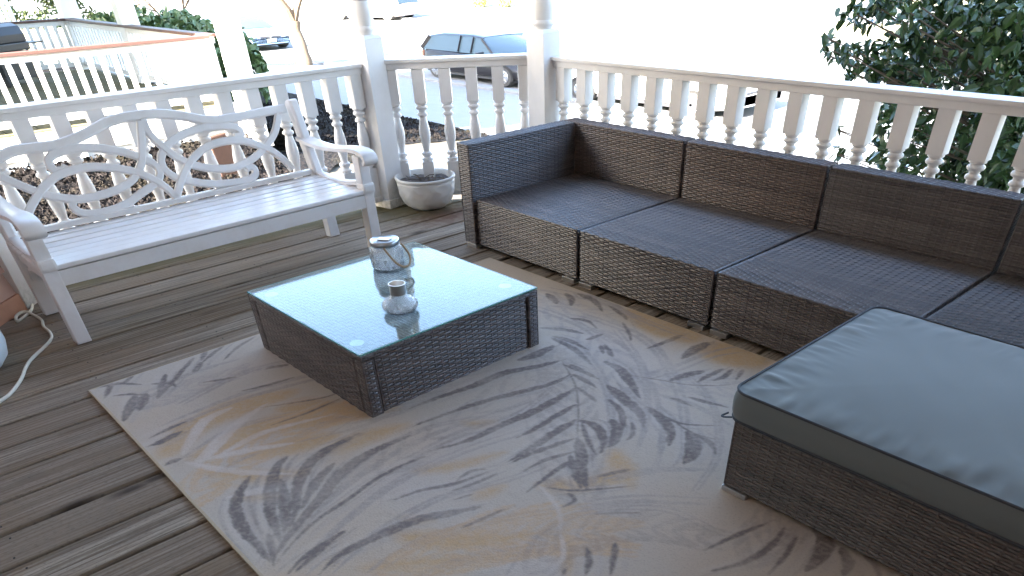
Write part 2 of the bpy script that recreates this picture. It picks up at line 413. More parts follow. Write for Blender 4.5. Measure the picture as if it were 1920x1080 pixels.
sheet('front_path', list(np.linspace(-48, 12, 30)), list(np.linspace(10.5, 15.2, 8)), 'concrete', .012)
sheet('verge', list(np.linspace(-48, 12, 30)), [15.2, 16.2, 17.4], 'concrete', .004)
# kerb and street
k = MB()
k.box(-300, 17.4, -2.45, 120, 17.8, -2.09)
tag(k.build('kerb', 'concrete', bevel=.02), kind='structure')
tag(MB().add([(-600, 17.8, -2.196), (300, 17.8, -2.196), (300, 34, -2.196), (-600, 34, -2.196)], [(0, 1, 2, 3)]).build('street', 'asphalt'), kind='structure')
tag(MB().box(-600, 34, -2.45, 300, 34.4, -2.08).build('kerb', 'concrete'), kind='structure')
tag(MB().add([(-600, 34.4, -2.15), (300, 34.4, -2.15), (300, 38, -2.15), (-600, 38, -2.15)], [(0, 1, 2, 3)]).build('pavement', 'concrete'), kind='structure')
tag(MB().add([(-600, 46.5, -2.18), (300, 46.5, -2.18), (300, 60, -2.18), (-600, 60, -2.18)], [(0, 1, 2, 3)]).build('car_park', 'asphalt'), kind='structure')
# loose bark chips over the mulch
P = []; F = []
for i in range(26000):
    if i % 2: x, y = random.uniform(-20, -12.95), random.uniform(1, 10.4)
    else: x, y = random.uniform(-12.8, -7.4), random.uniform(0, 5.1)
    z = gz(x, y) + .045 + mound(x, y); a = random.uniform(0, 6.28); l, w = random.uniform(.012, .05), random.uniform(.006, .016)
    ca, sa = math.cos(a), math.sin(a); t1, t2 = random.uniform(-.02, .03), random.uniform(-.01, .02)
    o = len(P)
    P += [(x-ca*l, y-sa*l, z-t1), (x+sa*w, y-ca*w, z+.012+t2), (x+ca*l, y+sa*l, z+t1), (x-sa*w, y+ca*w, z-.004-t2)]
    F.append((o, o+1, o+2, o+3))
tag(MB().add(P, F).build('bark_chips', 'mulch'), kind='stuff')

# ------------------------------------------------------------------ porch deck of separate boards
deck = tag(empty('porch_deck', (0, 0, 0)), kind='structure')
PITCH, SEAM0 = .2095, -3.232
def edge_y(x):
    e = 4.16
    lim = 3.04 + (x + 5.13)*(1.12/1.0)*1.0
    return min(e, max(lim, 2.9))
nb = 0
for kk in range(-10, 26):
    x0 = SEAM0 + PITCH*kk + .008; x1 = x0 + PITCH - .016
    if x0 < -5.2: x0 = -5.2
    if x1 < -5.1: continue
    y1a, y1b = edge_y(x0), edge_y(x1); y0 = -1.0
    segs = [(y0, None)]
    if kk % 3 == 1: ys = 2.45 + .4*((kk*7) % 3)
    else: ys = None
    xc = (x0+x1)/2
    def board(ya, yb0, yb1):
        yc = (ya + min(yb0, yb1))/2; hw = (x1-x0)/2; dz = random.uniform(-.002, .0015)
        pol = [(-hw, ya-yc), (hw, ya-yc), (hw, yb1-yc), (-hw, yb0-yc)]
        MB().prism(pol, -.035, 0).build('board', 'deck_wood', deck, bevel=.005, loc=(xc, yc, dz), seg=1)
    if ys and x0 > -4.5 and x0 < -1.2 and False: board(y0, ys, ys); board(ys+.006, y1a, y1b)
    else: board(y0, y1a, y1b)
fr = MB(); fr.beam((-5.22, -1.0, -.16), (-5.22, 2.92, -.16), .03, .24); fr.beam((-5.22, 2.92, -.16), (-4.14, 4.18, -.16), .03, .24); fr.beam((-4.14, 4.18, -.16), (5.0, 4.18, -.16), .03, .24)
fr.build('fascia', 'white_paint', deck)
jo = MB()
for y in np.arange(-.8, 4.1, .6): jo.box(-5.05 if y < 2.9 else -4.1, y, -.20, 5.0, y+.06, -.037)
jo.build('joists', 'dark_gap', deck)

nl = MB()
for kk in range(-9, 20):
    for y in np.arange(-.8, 4.1, .6):
        for e in (.045, .16):
            x = SEAM0 + PITCH*kk + e + random.uniform(-.008, .008); yy = y + .03 + random.uniform(-.012, .012)
            if yy < edge_y(x) - .05: nl.add([(x+.0055*math.cos(a), yy+.004*math.sin(a), .0022) for a in np.linspace(0, 5.5, 7)], [tuple(range(7))])
tag(nl.build('nail_heads', 'dark_gap', deck), kind='stuff')

# ------------------------------------------------------------------ turned railing
def baluster_mesh():
    b = MB(); w = .034; sx = 1.22
    H = .855
    b.box(-w*sx, -w*sx, .655, w*sx, w*sx, H); b.box(-w*sx, -w*sx, .075, w*sx, w*sx, .275)
    prof = [(.030,.275),(.030,.283),(.036,.288),(.036,.296),(.022,.303),(.023,.312),(.031,.318),(.033,.327),(.031,.336),(.021,.343),(.020,.352),
            (.023,.375),(.028,.405),(.032,.437),(.0335,.462),(.032,.487),(.028,.515),(.023,.543),(.020,.560),(.020,.566),(.029,.572),(.031,.580),(.029,.588),(.020,.596),(.021,.606),(.032,.614),(.035,.622),(.033,.630),(.024,.637),(.033,.645),(.033,.655)]
    b.lathe([(r*1.22, z) for r, z in prof], n=16)
    return b.mesh('baluster', 'white_paint', smooth=True)
bal = baluster_mesh()
def railing(name, a, b, bals, label, ztop=.911, capw=.135):
    a, b = Vector((*a, 0)), Vector((*b, 0)); d = (b-a).normalized(); L = (b-a).length; rz = math.atan2(d.y, d.x)
    r = tag(empty(name, a, rz), label, 'railing', 'white railings with turned balusters round the porch')
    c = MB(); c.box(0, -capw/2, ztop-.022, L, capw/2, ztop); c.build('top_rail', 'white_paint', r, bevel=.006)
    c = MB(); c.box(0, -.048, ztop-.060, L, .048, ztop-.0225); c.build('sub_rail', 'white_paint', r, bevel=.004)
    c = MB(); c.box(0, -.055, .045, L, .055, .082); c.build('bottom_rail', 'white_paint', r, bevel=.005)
    for s in bals: put('baluster', bal, r, (s, 0, 0), 0.0)
    return r
# left railing behind the bench, chamfer railing, front railing
railing('porch_railing', (-5.045, -.6), (-5.055, 2.915), [.81+.187*k+.6 for k in range(-6, 12)], 'white turned railing behind the scrollwork bench, running left from the first post')
dB = math.hypot(.74, .92); b0 = Vector((-5.07, 3.06)); b1 = Vector((-4.33, 3.98))
railing('porch_railing', b0, b1, [.105+.188*k for k in range(6)], 'short white turned railing between the two posts, behind the plant pot', ztop=.918)
railing('porch_railing', (-4.18, 3.985), (.86, 4.11), [.06+.2015*k for k in range(25)], 'long white turned railing behind the wicker sofa modules')

def post(x, y, rz, label):
    r = tag(empty('porch_post', (x, y, 0), rz), label, 'post', 'white turned porch posts')
    w = .0825
    b = MB(); b.box(-w, -w, 0, w, w, 1.045)
    b.add([(-w,-w,1.045),(w,-w,1.045),(w,w,1.045),(-w,w,1.045),(-w*.86,-w*.86,1.062),(w*.86,-w*.86,1.062),(w*.86,w*.86,1.062),(-w*.86,w*.86,1.062)],[(0,1,5,4),(1,2,6,5),(2,3,7,6),(3,0,4,7),(4,5,6,7)])
    b.build('square_base', 'white_paint', r, bevel=.003)
    k = 1.12
    prof = [(.058,1.062),(.060,1.075),(.069,1.085),(.071,1.095),(.069,1.105),(.064,1.112),(.066,1.12),(.070,1.15),(.0735,1.19),(.0715,1.225),(.066,1.242),(.074,1.250),(.076,1.262),(.073,1.272),(.064,1.280),(.063,1.30),(.068,1.33),(.078,1.345),(.078,1.36),(.066,1.375),(.070,1.5),(.072,1.8),(.066,2.05),(.074,2.07),(.074,2.09),(.06,2.10),(.06,2.14)]
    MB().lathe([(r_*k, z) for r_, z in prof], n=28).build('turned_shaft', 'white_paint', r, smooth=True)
    MB().box(-w, -w, 2.14, w, w, 2.62).build('square_head', 'white_paint', r, bevel=.003)
    MB().box(-w-.012, -w-.012, .0, w+.012, w+.012, .06).build('plinth', 'white_paint', r, bevel=.006)
    return r
post(-5.035, 2.995, R_(12), 'white turned post at the left end of the short railing, by the bench')
post(-4.262, 3.93, R_(2.5), 'white turned post at the corner of the deck behind the wicker arm')
post(.95, 4.11, 0, 'white turned post further along the long railing beyond the frame')

# ------------------------------------------------------------------ porch roof and the house behind
roof = tag(empty('porch_roof', (0, 0, 2.62)), 'white boarded porch roof over the deck', 'roof')
poly = [(-5.45, -1.0), (6, -1.0), (6, 4.45), (-4.25, 4.45), (-5.45, 3.15)]
MB().prism(poly, .02, .06).build('ceiling', 'roof_ceiling', roof)
hd = MB(); hd.beam((-5.05, -1, -.0), (-5.05, 3.0, -.0), .12, .2); hd.beam((-5.03, 3.0, 0), (-4.26, 3.94, 0), .12, .2); hd.beam((-4.26, 3.96, 0), (6, 4.05, 0), .12, .2)
hd.build('header_beam', 'white_paint', roof)
rp = MB(); n = 5
rp.add([(x, y, .061) for x, y in poly] + [(-4.4, -1.0, 1.0), (6, -1.0, 1.0)], [(0, 1, 2, 3, 4), (5, 4, 0), (5, 3, 4), (5, 6, 2, 3), (6, 5, 0, 1)])
rp.build('shingles', 'shingle', roof)

house = tag(empty('house', (0, -1, 0)), 'house wall with pinkish clapboard and white corner board at the left edge', 'house')
# bay wall running diagonally from the corner board
ax_, ay_ = -4.93, .455; bx_, by_ = -3.5, -1.0
dv = Vector((bx_-ax_, by_-ay_, 0)); L = dv.length; dn = dv.normalized(); nv = Vector((-dn.y, dn.x, 0))
if nv.y < 0: nv = -nv
def bayp(s, o, z): q = Vector((ax_, ay_, 0)) + dn*s + nv*o; return (q.x, q.y+1, z)
w = MB()
w.add([bayp(0, -.12, -.6), bayp(L, -.12, -.6), bayp(L, 0, -.6), bayp(0, 0, -.6), bayp(0, -.12, 2.6), bayp(L, -.12, 2.6), bayp(L, 0, 2.6), bayp(0, 0, 2.6)], [(0,3,2,1),(4,5,6,7),(0,1,5,4),(1,2,6,5),(2,3,7,6),(3,0,4,7)])
w.build('bay_wall', 'pink_siding', house)
for i in range(21):
    z = .09 + i*.118
    b = MB(); b.add([bayp(.10, .002, z), bayp(L, .002, z), bayp(L, .034, z), bayp(.10, .034, z), bayp(.10, .002, z+.12), bayp(L, .002, z+.12), bayp(L, .010, z+.12), bayp(.10, .010, z+.12)], [(0,3,2,1),(4,5,6,7),(0,1,5,4),(1,2,6,5),(2,3,7,6),(3,0,4,7)])
    b.build('clapboard', 'pink_siding', house)
b = MB(); b.add([bayp(.10, .002, .0), bayp(L, .002, .0), bayp(L, .05, .0), bayp(.10, .05, .0), bayp(.10, .002, .088), bayp(L, .002, .088), bayp(L, .045, .088), bayp(.10, .045, .088)], [(0,3,2,1),(4,5,6,7),(0,1,5,4),(1,2,6,5),(2,3,7,6),(3,0,4,7)])
b.build('skirting_trim', 'red_trim', house)
b = MB(); b.add([bayp(-.03, -.14, 0), bayp(.125, -.14, 0), bayp(.125, .056, 0), bayp(-.03, .056, 0), bayp(-.03, -.14, 2.6), bayp(.125, -.14, 2.6), bayp(.125, .056, 2.6), bayp(-.03, .056, 2.6)], [(0,3,2,1),(4,5,6,7),(0,1,5,4),(1,2,6,5),(2,3,7,6),(3,0,4,7)])
b.build('corner_board', 'white_paint', house, bevel=.004)
MB().box(-5.1, -9, -.6, 7, -.02, 2.75).build('wall', 'house_siding', house)
MB().box(1.15, 0, -.6, 7, 5.0, 2.75).build('wall', 'house_siding', house)  # unseen wing wall, added to block sky light from the right
for i in range(22): MB().box(1.10, .02, .01+i*.12, 1.148, 4.99, .01+i*.12+.117).build('clapboard', 'pink_siding', house)  # boards facing the added wing wall
for i in range(21): MB().box(-3.5, -.018, .05+i*.12, 7, .012, .05+i*.12+.117).build('clapboard', 'pink_siding', house)
MB().add([(-5.4, -9.4, 2.75), (7.3, -9.4, 2.75), (7.3, 0, 2.75), (-5.4, 0, 2.75), (-3, -4.6, 3.9), (5, -4.6, 3.9)], [(0,1,5,4),(1,2,5),(2,3,4,5),(3,0,4),(0,3,2,1)]).build('roof', 'shingle', house)
fb = empty('door', (-1.6, .03, 0), 0, house); MB().box(-.7, 0, 0, .7, .04, 2.05).build('door_leaf', 'neighbour_white', fb, bevel=.01)

# ------------------------------------------------------------------ the neighbour's porch and house
NZ = -.27
nbh = tag(empty('neighbour_house', (-18, -2, NZ)), 'unseen pale house behind the neighbouring white porch, made tall to shade the street', 'house')
MB().box(-4.2, -12, -.4, 5.2, 1.0, 9.8).build('wall', 'house_siding', nbh)  # out of view; height and side walls set for the shadow they cast
MB().add([(-4.6, -12.5, 9.8), (5.6, -12.5, 9.8), (5.6, 1.4, 9.8), (-4.6, 1.4, 9.8), (-1, -5.5, 11.8), (3, -5.5, 11.8)], [(0,1,5,4),(1,2,5),(2,3,4,5),(3,0,4),(0,3,2,1)]).build('roof', 'shingle', nbh)
for wx in (-3, -.2, 2.6):
    f = MB().box(wx, 1.005, 3.6, wx+1.6, 1.05, 5.3).build('window', 'neighbour_white', nbh); MB().box(wx+.1, 1.052, 3.7, wx+1.5, 1.06, 5.2).build('pane', 'car_glass', f)
nd = tag(empty('neighbour_deck', (-12.75, 5.05, NZ)), kind='structure')
for i in range(30):
    y = -.12 - i*.205; MB().box(-7.2, y-.195, -.035, .05, y, 0).build('board', 'deck_wood', nd, loc=(0, 0, 0))
MB().box(.06, -6.1, -.30, .10, .1, -.02).build('rim_board', 'neighbour_white', nd)
sk = MB(); sk.box(.02, -6.1, -.62, .055, .1, -.30); sk.build('skirt_panel', 'house_siding', nd)
MB().box(-7.2, .02, -.9, .05, .07, -.02).build('skirt_panel', 'neighbour_white', nd)
def plain_rail(a, b, label, ztop, capmat='brown_cap', n=None, pitch=.165):
    a, b = Vector(a), Vector(b); d = b-a; L = d.length; rz = math.atan2(d.y, d.x)
    r = tag(empty('plain_railing', a, rz), label, 'railing', 'plain railings of the neighbouring porches')
    MB().box(0, -.085, ztop-.02, L, .085, ztop+.018).build('cap', capmat, r, bevel=.004)
    MB().box(0, -.035, ztop-.095, L, .035, ztop-.02).build('top_rail', 'neighbour_white', r)
    MB().box(0, -.035, .06, L, .035, .14).build('bottom_rail', 'neighbour_white', r)
    me = MB().box(-.031, -.026, .14, .031, .026, ztop-.095).mesh('baluster', 'neighbour_white')
    k = int(L/pitch)
    for i in range(k): put('baluster', me, r, ((i+.5)*L/k, 0, 0))
    return r
NT_ = .85
plain_rail((-12.8, -1, NZ), (-12.85, 4.95, NZ), 'neighbour\'s nearest white railing with a reddish brown cap, left of the tall corner column', NT_)
plain_rail((-12.95, 5.05, NZ), (-19.7, 4.85, NZ), 'neighbour\'s front white railing with brown cap, in front of the clipped hedge', NT_)
plain_rail((-19.8, 4.8, NZ), (-20.0, -1, NZ), 'neighbour\'s far white railing behind the black barbecue', NT_)
plain_rail((-23.2, 4.6, NZ+.3), (-25.4, 3.5, NZ+.3), 'pale railing panel of the porch beyond the barbecue, at the top left corner', .95, 'neighbour_white')
def column(x, y, w, label, z0=NZ, h=3.0):
    r = tag(empty('porch_column', (x, y, z0)), label, 'column', 'square white columns of the neighbouring porch')
    MB().box(-w/2, -w/2, 0, w/2, w/2, h).build('shaft', 'neighbour_white', r, bevel=.01)
    MB().box(-w/2-.03, -w/2-.03, 0, w/2+.03, w/2+.03, .12).build('plinth', 'neighbour_white', r)
    return r
column(-12.72, 5.25, .30, 'tall white column at the near corner of the neighbour\'s porch, beside the hedge', -.9, 3.6)
column(-19.9, 4.95, .34, 'white column at the far corner of the neighbour\'s porch, right of the barbecue')
column(-16.55, 5.02, .30, 'wide white column in the middle of the neighbour\'s front railing')
pp = tag(MB().tube([(-17.0, 5.25, -1.0), (-17.0, 5.25, 2.6)], .04, 8).build('downpipe', 'foot_metal'), 'thin grey downpipe beside the wide white column', 'pipe')
npr = tag(empty('neighbour_roof', (-12, 2, 2.55)), 'roof over the neighbour\'s white porch', 'roof')
MB().box(-8.3, -3.05, .0, -.4, 3.3, .1).build('ceiling', 'roof_ceiling', npr)
MB().add([(-8.4, -3.05, .105), (-.3, -3.05, .105), (-.3, 3.4, .105), (-8.4, 3.4, .105), (-8.4, -3.05, 1.2), (-.3, -3.05, 1.2)], [(3, 2, 5, 4), (0, 3, 4), (1, 5, 2), (0, 1, 2, 3), (0, 4, 5, 1)]).build('shingles', 'shingle', npr)

# barbecue
gr = tag(empty('barbecue', (-18.3, 3.22, NZ), R_(-60)), 'black covered gas barbecue with side shelf on the neighbour\'s porch', 'barbecue')
b = MB(); prof = [(-.32, .86), (-.33, 1.02), (-.24, 1.18), (0, 1.24), (.24, 1.18), (.33, 1.02), (.32, .86)]
P = [(-.62, y, z) for y, z in prof] + [(.62, y, z) for y, z in prof]; nn = len(prof)
b.add(P, [tuple(range(nn)), tuple(range(2*nn-1, nn-1, -1))] + [(i, i+nn, (i+1) % nn + nn, (i+1) % nn) for i in range(nn)])
lid = b.build('lid', 'grill_black', gr, bevel=.02); MB().tube([(-.4, -.38, 1.0), (.4, -.38, 1.0)], .02, 8).build('handle', 'steel', lid)
MB().box(-.64, -.34, .70, .64, .34, .855).build('firebox', 'grill_black', gr, bevel=.02)
for i in range(3): MB().lathe([(.03, 0), (.03, .04)], (-.3+.3*i, -.36, .78), 10).build('knob', 'steel', gr)
MB().box(.66, -.3, .80, 1.2, .3, .83).build('side_shelf', 'grill_black', gr); MB().box(-1.2, -.3, .80, -.66, .3, .83).build('side_shelf', 'grill_black', gr)
MB().box(-.58, -.30, .12, .58, .30, .68).build('cabinet', 'grill_black', gr, bevel=.01)
for x in (-.55, .55):
    for y in (-.28, .28): MB().box(x-.025, y-.025, .1, x+.025, y+.025, .7).build('leg', 'grill_black', gr)
for x in (-.6, .6): MB().tube([(x-.03, .28, .1), (x+.03, .28, .1)], .10, 14).build('wheel', 'rubber', gr)

gr.scale = (.62, .62, .74)

# ------------------------------------------------------------------ wicker seating
def weave(b, o, eu, ev, nr, lu, lv, row, pitch, ph=0):
    """strands woven over stakes: real wavy bands standing proud of the face at o"""
    o, eu, ev, nr = map(Vector, (o, eu, ev, nr)); rows = max(1, int(round(lv/row))); rh = lv/rows
    ns = max(2, int(round(lu/pitch))); ps = lu/ns; K = 3; n = ns*K
    for r in range(rows):
        P = []; U = []; v0 = (r+.04)*rh; v1 = (r+.96)*rh; sgn = 1 if (r+ph) % 2 else -1
        jit = random.uniform(-.05, .05)*rh; amp = random.uniform(.0014, .0023)
        for i in range(n+1):
            u = lu*i/n; w = amp*sgn*math.cos(math.pi*u/ps) + random.uniform(-.0003, .0003)
            e = .0 if 0 < i < n else -.004
            for f, h in ((0, .0010), (.5, .0042), (1, .0010)):
                P.append(o + eu*u + ev*(v0+(v1-v0)*f+jit*.5) + nr*(h+w+e)); U.append((u, r*rh*1.0+f*rh))
        F = []; FU = []
        for i in range(n):
            for k in (0, 1):
                a = i*3+k; q = (a, a+3, a+4, a+1); F.append(q); FU.append([U[j] for j in q])
        b.add(P, F, FU)
    for s in range(ns+1):
        u = min(max(s*ps, .004), lu-.004); w = .0055
        P = [o+eu*(u-w)+nr*.0006, o+eu*u+nr*.0034, o+eu*(u+w)+nr*.0006, o+eu*(u-w)+ev*lv+nr*.0006, o+eu*u+ev*lv+nr*.0034, o+eu*(u+w)+ev*lv+nr*.0006]
        b.add(P, [(0, 1, 4, 3), (1, 2, 5, 4)], [[(u, 0), (u+.01, 0), (u+.01, lv), (u, lv)]]*2)
def wbox(x0, y0, z0, x1, y1, z1, name, par, mat='wicker', bev=.012, uo=0.0, skip=''):
    o = .0052; b = MB().box(x0+o, y0+o, z0, x1-o, y1-o, z1-o, uo)
    X, Y, Z = x1-x0, y1-y0, z1-z0; R1, R2, Pt = .0112, .0165, .036
    g = o*.6
    if 'f' not in skip: weave(b, (x0+g, y0+o, z0), (1,0,0), (0,0,1), (0,-1,0), X-2*g, Z-g, R1, Pt)
    if 'b' not in skip: weave(b, (x0+g, y1-o, z0), (1,0,0), (0,0,1), (0,1,0), X-2*g, Z-g, R1, Pt)
    if 'l' not in skip: weave(b, (x0+o, y0+g, z0), (0,1,0), (0,0,1), (-1,0,0), Y-2*g, Z-g, R1, Pt, 1)
    if 'r' not in skip: weave(b, (x1-o, y0+g, z0), (0,1,0), (0,0,1), (1,0,0), Y-2*g, Z-g, R1, Pt, 1)
    if 't' not in skip:
        if X >= Y*.4: weave(b, (x0+g, y0+g, z1-o), (1,0,0), (0,1,0), (0,0,1), X-2*g, Y-2*g, R2, Pt)
        else: weave(b, (x0+g, y0+g, z1-o), (0,1,0), (1,0,0), (0,0,1), Y-2*g, X-2*g, R2, Pt)
    return b.build(name, mat, par, smooth=True)
SX, SY, W1, WM, DS = -3.715, 2.817, .911, .927, .885
def sofa(x0, w, label, arm=False, mat='wicker', bmat='wicker'):
    r = tag(empty('wicker_sofa_module', (x0, SY, 0)), label, 'sofa', 'grey wicker sofa modules along the front railing')
    g = .007
    wbox(g if not arm else .002, 0, .028, w-g, DS-.002, .301, 'seat_base', r, mat, uo=x0)
    wbox(g if not arm else -.118, DS, .028, w-g, DS+.115, .604, 'backrest', r, bmat, uo=x0*1.7)
    if arm: wbox(-.118, -.022, .028, -.002, DS-.002, .604, 'arm', r, 'wicker', uo=.37)
    xs = [(.02 if not arm else -.115), w-.12]
    for x in xs:
        MB().box(x, -.012, 0, x+.10, .07, .026).build('foot', 'foot_metal', r, bevel=.003)
        MB().box(x, DS+.02, 0, x+.10, DS+.10, .026).build('foot', 'foot_metal', r, bevel=.003)
    return r
sofa(SX, W1, 'corner wicker sofa module with a left arm, beside the plant pot', True, bmat='wicker_brown')
sofa(SX+W1, WM, 'armless wicker sofa module second from the left, right of the armed corner one', bmat='wicker_brown')
sofa(SX+W1+WM, WM, 'armless wicker sofa module third from the left, partly behind the cushioned ottoman')
sofa(SX+W1+2*WM, WM, 'wicker sofa module cut off by the right edge of the photo', mat='wicker_dark')

# ottoman and its cushion
OX0, OY0, OX1, OY1 = -1.045, 1.765, -.09, 2.70
ot = tag(empty('wicker_ottoman', (OX0, OY0, 0)), 'low wicker ottoman under the blue grey cushion at the lower right', 'ottoman')
wbox(.012, .012, .03, OX1-OX0-.012, OY1-OY0-.012, .292, 'base', ot, 'wicker_dark', .014, skip='t')
for x in (.015, OX1-OX0-.115):
    for y in (.004, OY1-OY0-.085): MB().box(x, y, 0, x+.10, y+.08, .029).build('foot', 'foot_metal', ot, bevel=.003)
from mathutils import noise as mn
def cushion(x0, y0, x1, y1, z0, z1, rad=.055):
    cx, cy, hx, hy = (x0+x1)/2, (y0+y1)/2, (x1-x0)/2, (y1-y0)/2
    N = 110; P = []; F = []
    def sq(u, v):
        # square -> rounded rectangle with small corner radius
        X, Y = u*hx, v*hy; ex, ey = abs(X)-(hx-rad), abs(Y)-(hy-rad)
        if ex > 0 and ey > 0:
            m_ = max(ex, ey); h = math.hypot(ex, ey)
            if h > 1e-6:
                f = m_/h; X = math.copysign(hx-rad+ex*f, X); Y = math.copysign(hy-rad+ey*f, Y)
        return X, Y
    for j in range(N+1):
        for i in range(N+1):
            u, v = 2*i/N-1, 2*j/N-1
            X, Y = sq(u, v); du, dv = hx*(1-abs(u)), hy*(1-abs(v)); d = min(du, dv)
            crown = .020*(1-math.exp(-d/.10))*(1 - .4*math.exp(-d/.35))
            s = X if dv < du else Y
            sd_ = 1 if (v < 0 if dv < du else u < 0) else 2
            pk = mn.noise(Vector((s*17+sd_*9, d*5, 3.3))) + .5*mn.noise(Vector((s*38+d*6, d*8, 8.1)))
            wr = .0085*pk*math.exp(-((d-.055)/.07)**2) if d > .0 else 0
            wv = .006*mn.noise(Vector((X*3.0, Y*3.0, 1.7))) + .0022*mn.noise(Vector((X*9+Y*4, Y*5, 4.2)))
            P.append((X, Y, z1 + crown + wr*min(1, d/.02) + wv*min(1, d/.08)))
    idx = lambda i, j: j*(N+1)+i
    for j in range(N):
        for i in range(N): F.append((idx(i,j), idx(i+1,j), idx(i+1,j+1), idx(i,j+1)))
    ring = [idx(i,0) for i in range(N)] + [idx(N,j) for j in range(N)] + [idx(i,N) for i in range(N,0,-1)] + [idx(0,j) for j in range(N,0,-1)]
    base = len(P); nr = len(ring); rows = 7
    for k in range(1, rows+1):
        t = k/rows
        for q in ring:
            X, Y, _ = P[q]; bul = .010*math.sin(math.pi*t) + .0025*mn.noise(Vector((X*7, Y*7, t*3)))
            l = math.hypot(X, Y); nx, ny = (math.copysign(1, X) if abs(abs(X)-hx) < .03 else 0), (math.copysign(1, Y) if abs(abs(Y)-hy) < .03 else 0)
            P.append((X+nx*bul, Y+ny*bul, z1 + (z0-z1)*t))
    prev = ring
    for k in range(rows):
        cur = [base+k*nr+i for i in range(nr)]
        for i in range(nr): F.append((prev[i], cur[i], cur[(i+1) % nr], prev[(i+1) % nr]))
        prev = cur
    F.append(tuple(reversed(prev)))
    r = tag(empty('cushion', (cx, cy, z0)), 'thick blue grey seat cushion with dark piping lying on the wicker ottoman', 'cushion')
    m_ = MB().add([(x, y, z-z0) for x, y, z in P], F); m_.build('cover', 'cushion_fabric', r, smooth=True)
    tp = [(P[q][0]*1.003, P[q][1]*1.003, z1-z0+.0015) for q in ring]; MB().tube(tp + [tp[0]], .0048, 6).build('top_piping', 'piping', r, smooth=True)
    bp_ = [(P[q][0]*1.006, P[q][1]*1.006, .004) for q in ring]; MB().tube(bp_ + [bp_[0]], .0048, 6).build('bottom_piping', 'piping', r, smooth=True)
    MB().ribbon(catmull([(-hx+.02, -hy-.004, .012), (-hx-.006, -hy-.012, .006), (-hx-.018, -hy-.004, .003), (-hx-.006, -hy+.012, .012)], 4), .008, (0, 0, 1), .004).build('tie_loop', 'piping', r, smooth=True)
cushion(OX0-.004, OY0-.004, OX1+.004, OY1+.004, .297, .398)

# ------------------------------------------------------------------ coffee table
TL, TW = .971, .982
tb = tag(empty('coffee_table', (-2.346, 1.145, 0), R_(1.12)), 'low square wicker coffee table with a glass top on the leaf rug', 'table')
wk = 'wicker'
for (x, y) in ((-.062, 0), (-.062, TL-.062), (-TW, 0), (-TW, TL-.062)):
    wbox(x, y, .003, x+.062, y+.062, .2585, 'corner_post', tb, wk, .016, uo=x+y)
wbox(-.056, .064, .006, -.010, TL-.064, .256, 'side_panel', tb, wk, .004, uo=.2)
wbox(-TW+.010, .064, .006, -TW+.056, TL-.064, .256, 'side_panel', tb, wk, .004)
wbox(-TW+.062, .0, .004, -.062, .056, .2585, 'side_panel', tb, wk, .004)
wbox(-TW+.064, TL-.056, .006, -.064, TL-.003, .256, 'side_panel', tb, wk, .004)
wbox(-TW, 0, .2595, 0, TL, .280, 'wicker_top', tb, wk, .008)
g = empty('glass_top', (0, 0, 0), 0, tb)
MB().box(-TW+.006, .006, .2825, -.006, TL-.006, .2900).build('pane', 'table_glass', g, bevel=.0015)
ed = MB()
for a, b in (((-TW+.004, .004), (-.004, .004)), ((-.004, .004), (-.004, TL-.004)), ((-.004, TL-.004), (-TW+.004, TL-.004)), ((-TW+.004, TL-.004), (-TW+.004, .004))):
    ed.beam((*a, .2862), (*b, .2862), .0028, .0062)
ed.build('polished_edge', 'glass_edge', g)
for x, y in ((-.115, .062), (-.135, .885), (-.865, .07), (-.87, .905)): MB().lathe([(.030, 0), (.030, .0018)], (x, y, .2803), 20).build('suction_disc', 'disc_clear', tb)

def rel(cx, cy, t, r, z):   # t towards the viewer's side, r to its right, in metres
    return (t*.86 + r*.666, -t*.5 + r*.746, z)
j = tag(empty('glass_jar', (-3.112, 1.782, .2902)), 'crackled silver glass jar with a zinc lid and rope handle on the table', 'jar')
MB().lathe([(.040,0),(.070,.001),(.078,.006),(.082,.018),(.083,.055),(.0825,.086),(.079,.098),(.072,.105),(.066,.110),(.064,.110),(.070,.102),(.0765,.096),(.080,.085),(.0805,.055),(.079,.018),(.074,.008),(.04,.004)], n=40, cap=True).build('body', 'crackle_glass', j, smooth=True)
MB().lathe([(.064,.1101),(.070,.111),(.0725,.114),(.0725,.128),(.070,.132),(.066,.1335),(.062,.132),(.060,.1305)], n=40).build('lid', 'zinc_lid', j, smooth=True)
MB().obox((0, 0, .1335), .062, .040, .004, R_(35)).build('lid_plate', 'steel', j, bevel=.002)
MB().tube(catmull([rel(0,0,*q) for q in ((.078,-.008,.112),(.098,.012,.085),(.110,.045,.048),(.100,.080,.030),(.075,.105,.036),(.045,.112,.065),(.02,.092,.098),(.01,.078,.112))], 6), .0052, 8).build('rope_handle', 'rope', j, smooth=True)
j = tag(empty('glass_vase', (-2.602, 1.514, .2902)), 'small squat crackled glass vase with a silver neck on the table', 'vase')
MB().lathe([(.030,0),(.052,.001),(.066,.006),(.076,.016),(.079,.027),(.076,.038),(.066,.048),(.050,.058),(.038,.066),(.034,.074),(.031,.074),(.035,.065),(.048,.056),(.063,.046),(.073,.037),(.076,.027),(.073,.017),(.064,.009),(.03,.004)], n=40).build('body', 'crackle_glass', j, smooth=True)
MB().lathe([(.0335,.0742),(.0355,.078),(.0355,.112),(.0375,.116),(.0375,.119),(.0335,.119),(.0325,.114),(.032,.08),(.03,.0745)], n=36, cap=False).build('neck', 'steel', j, smooth=True)

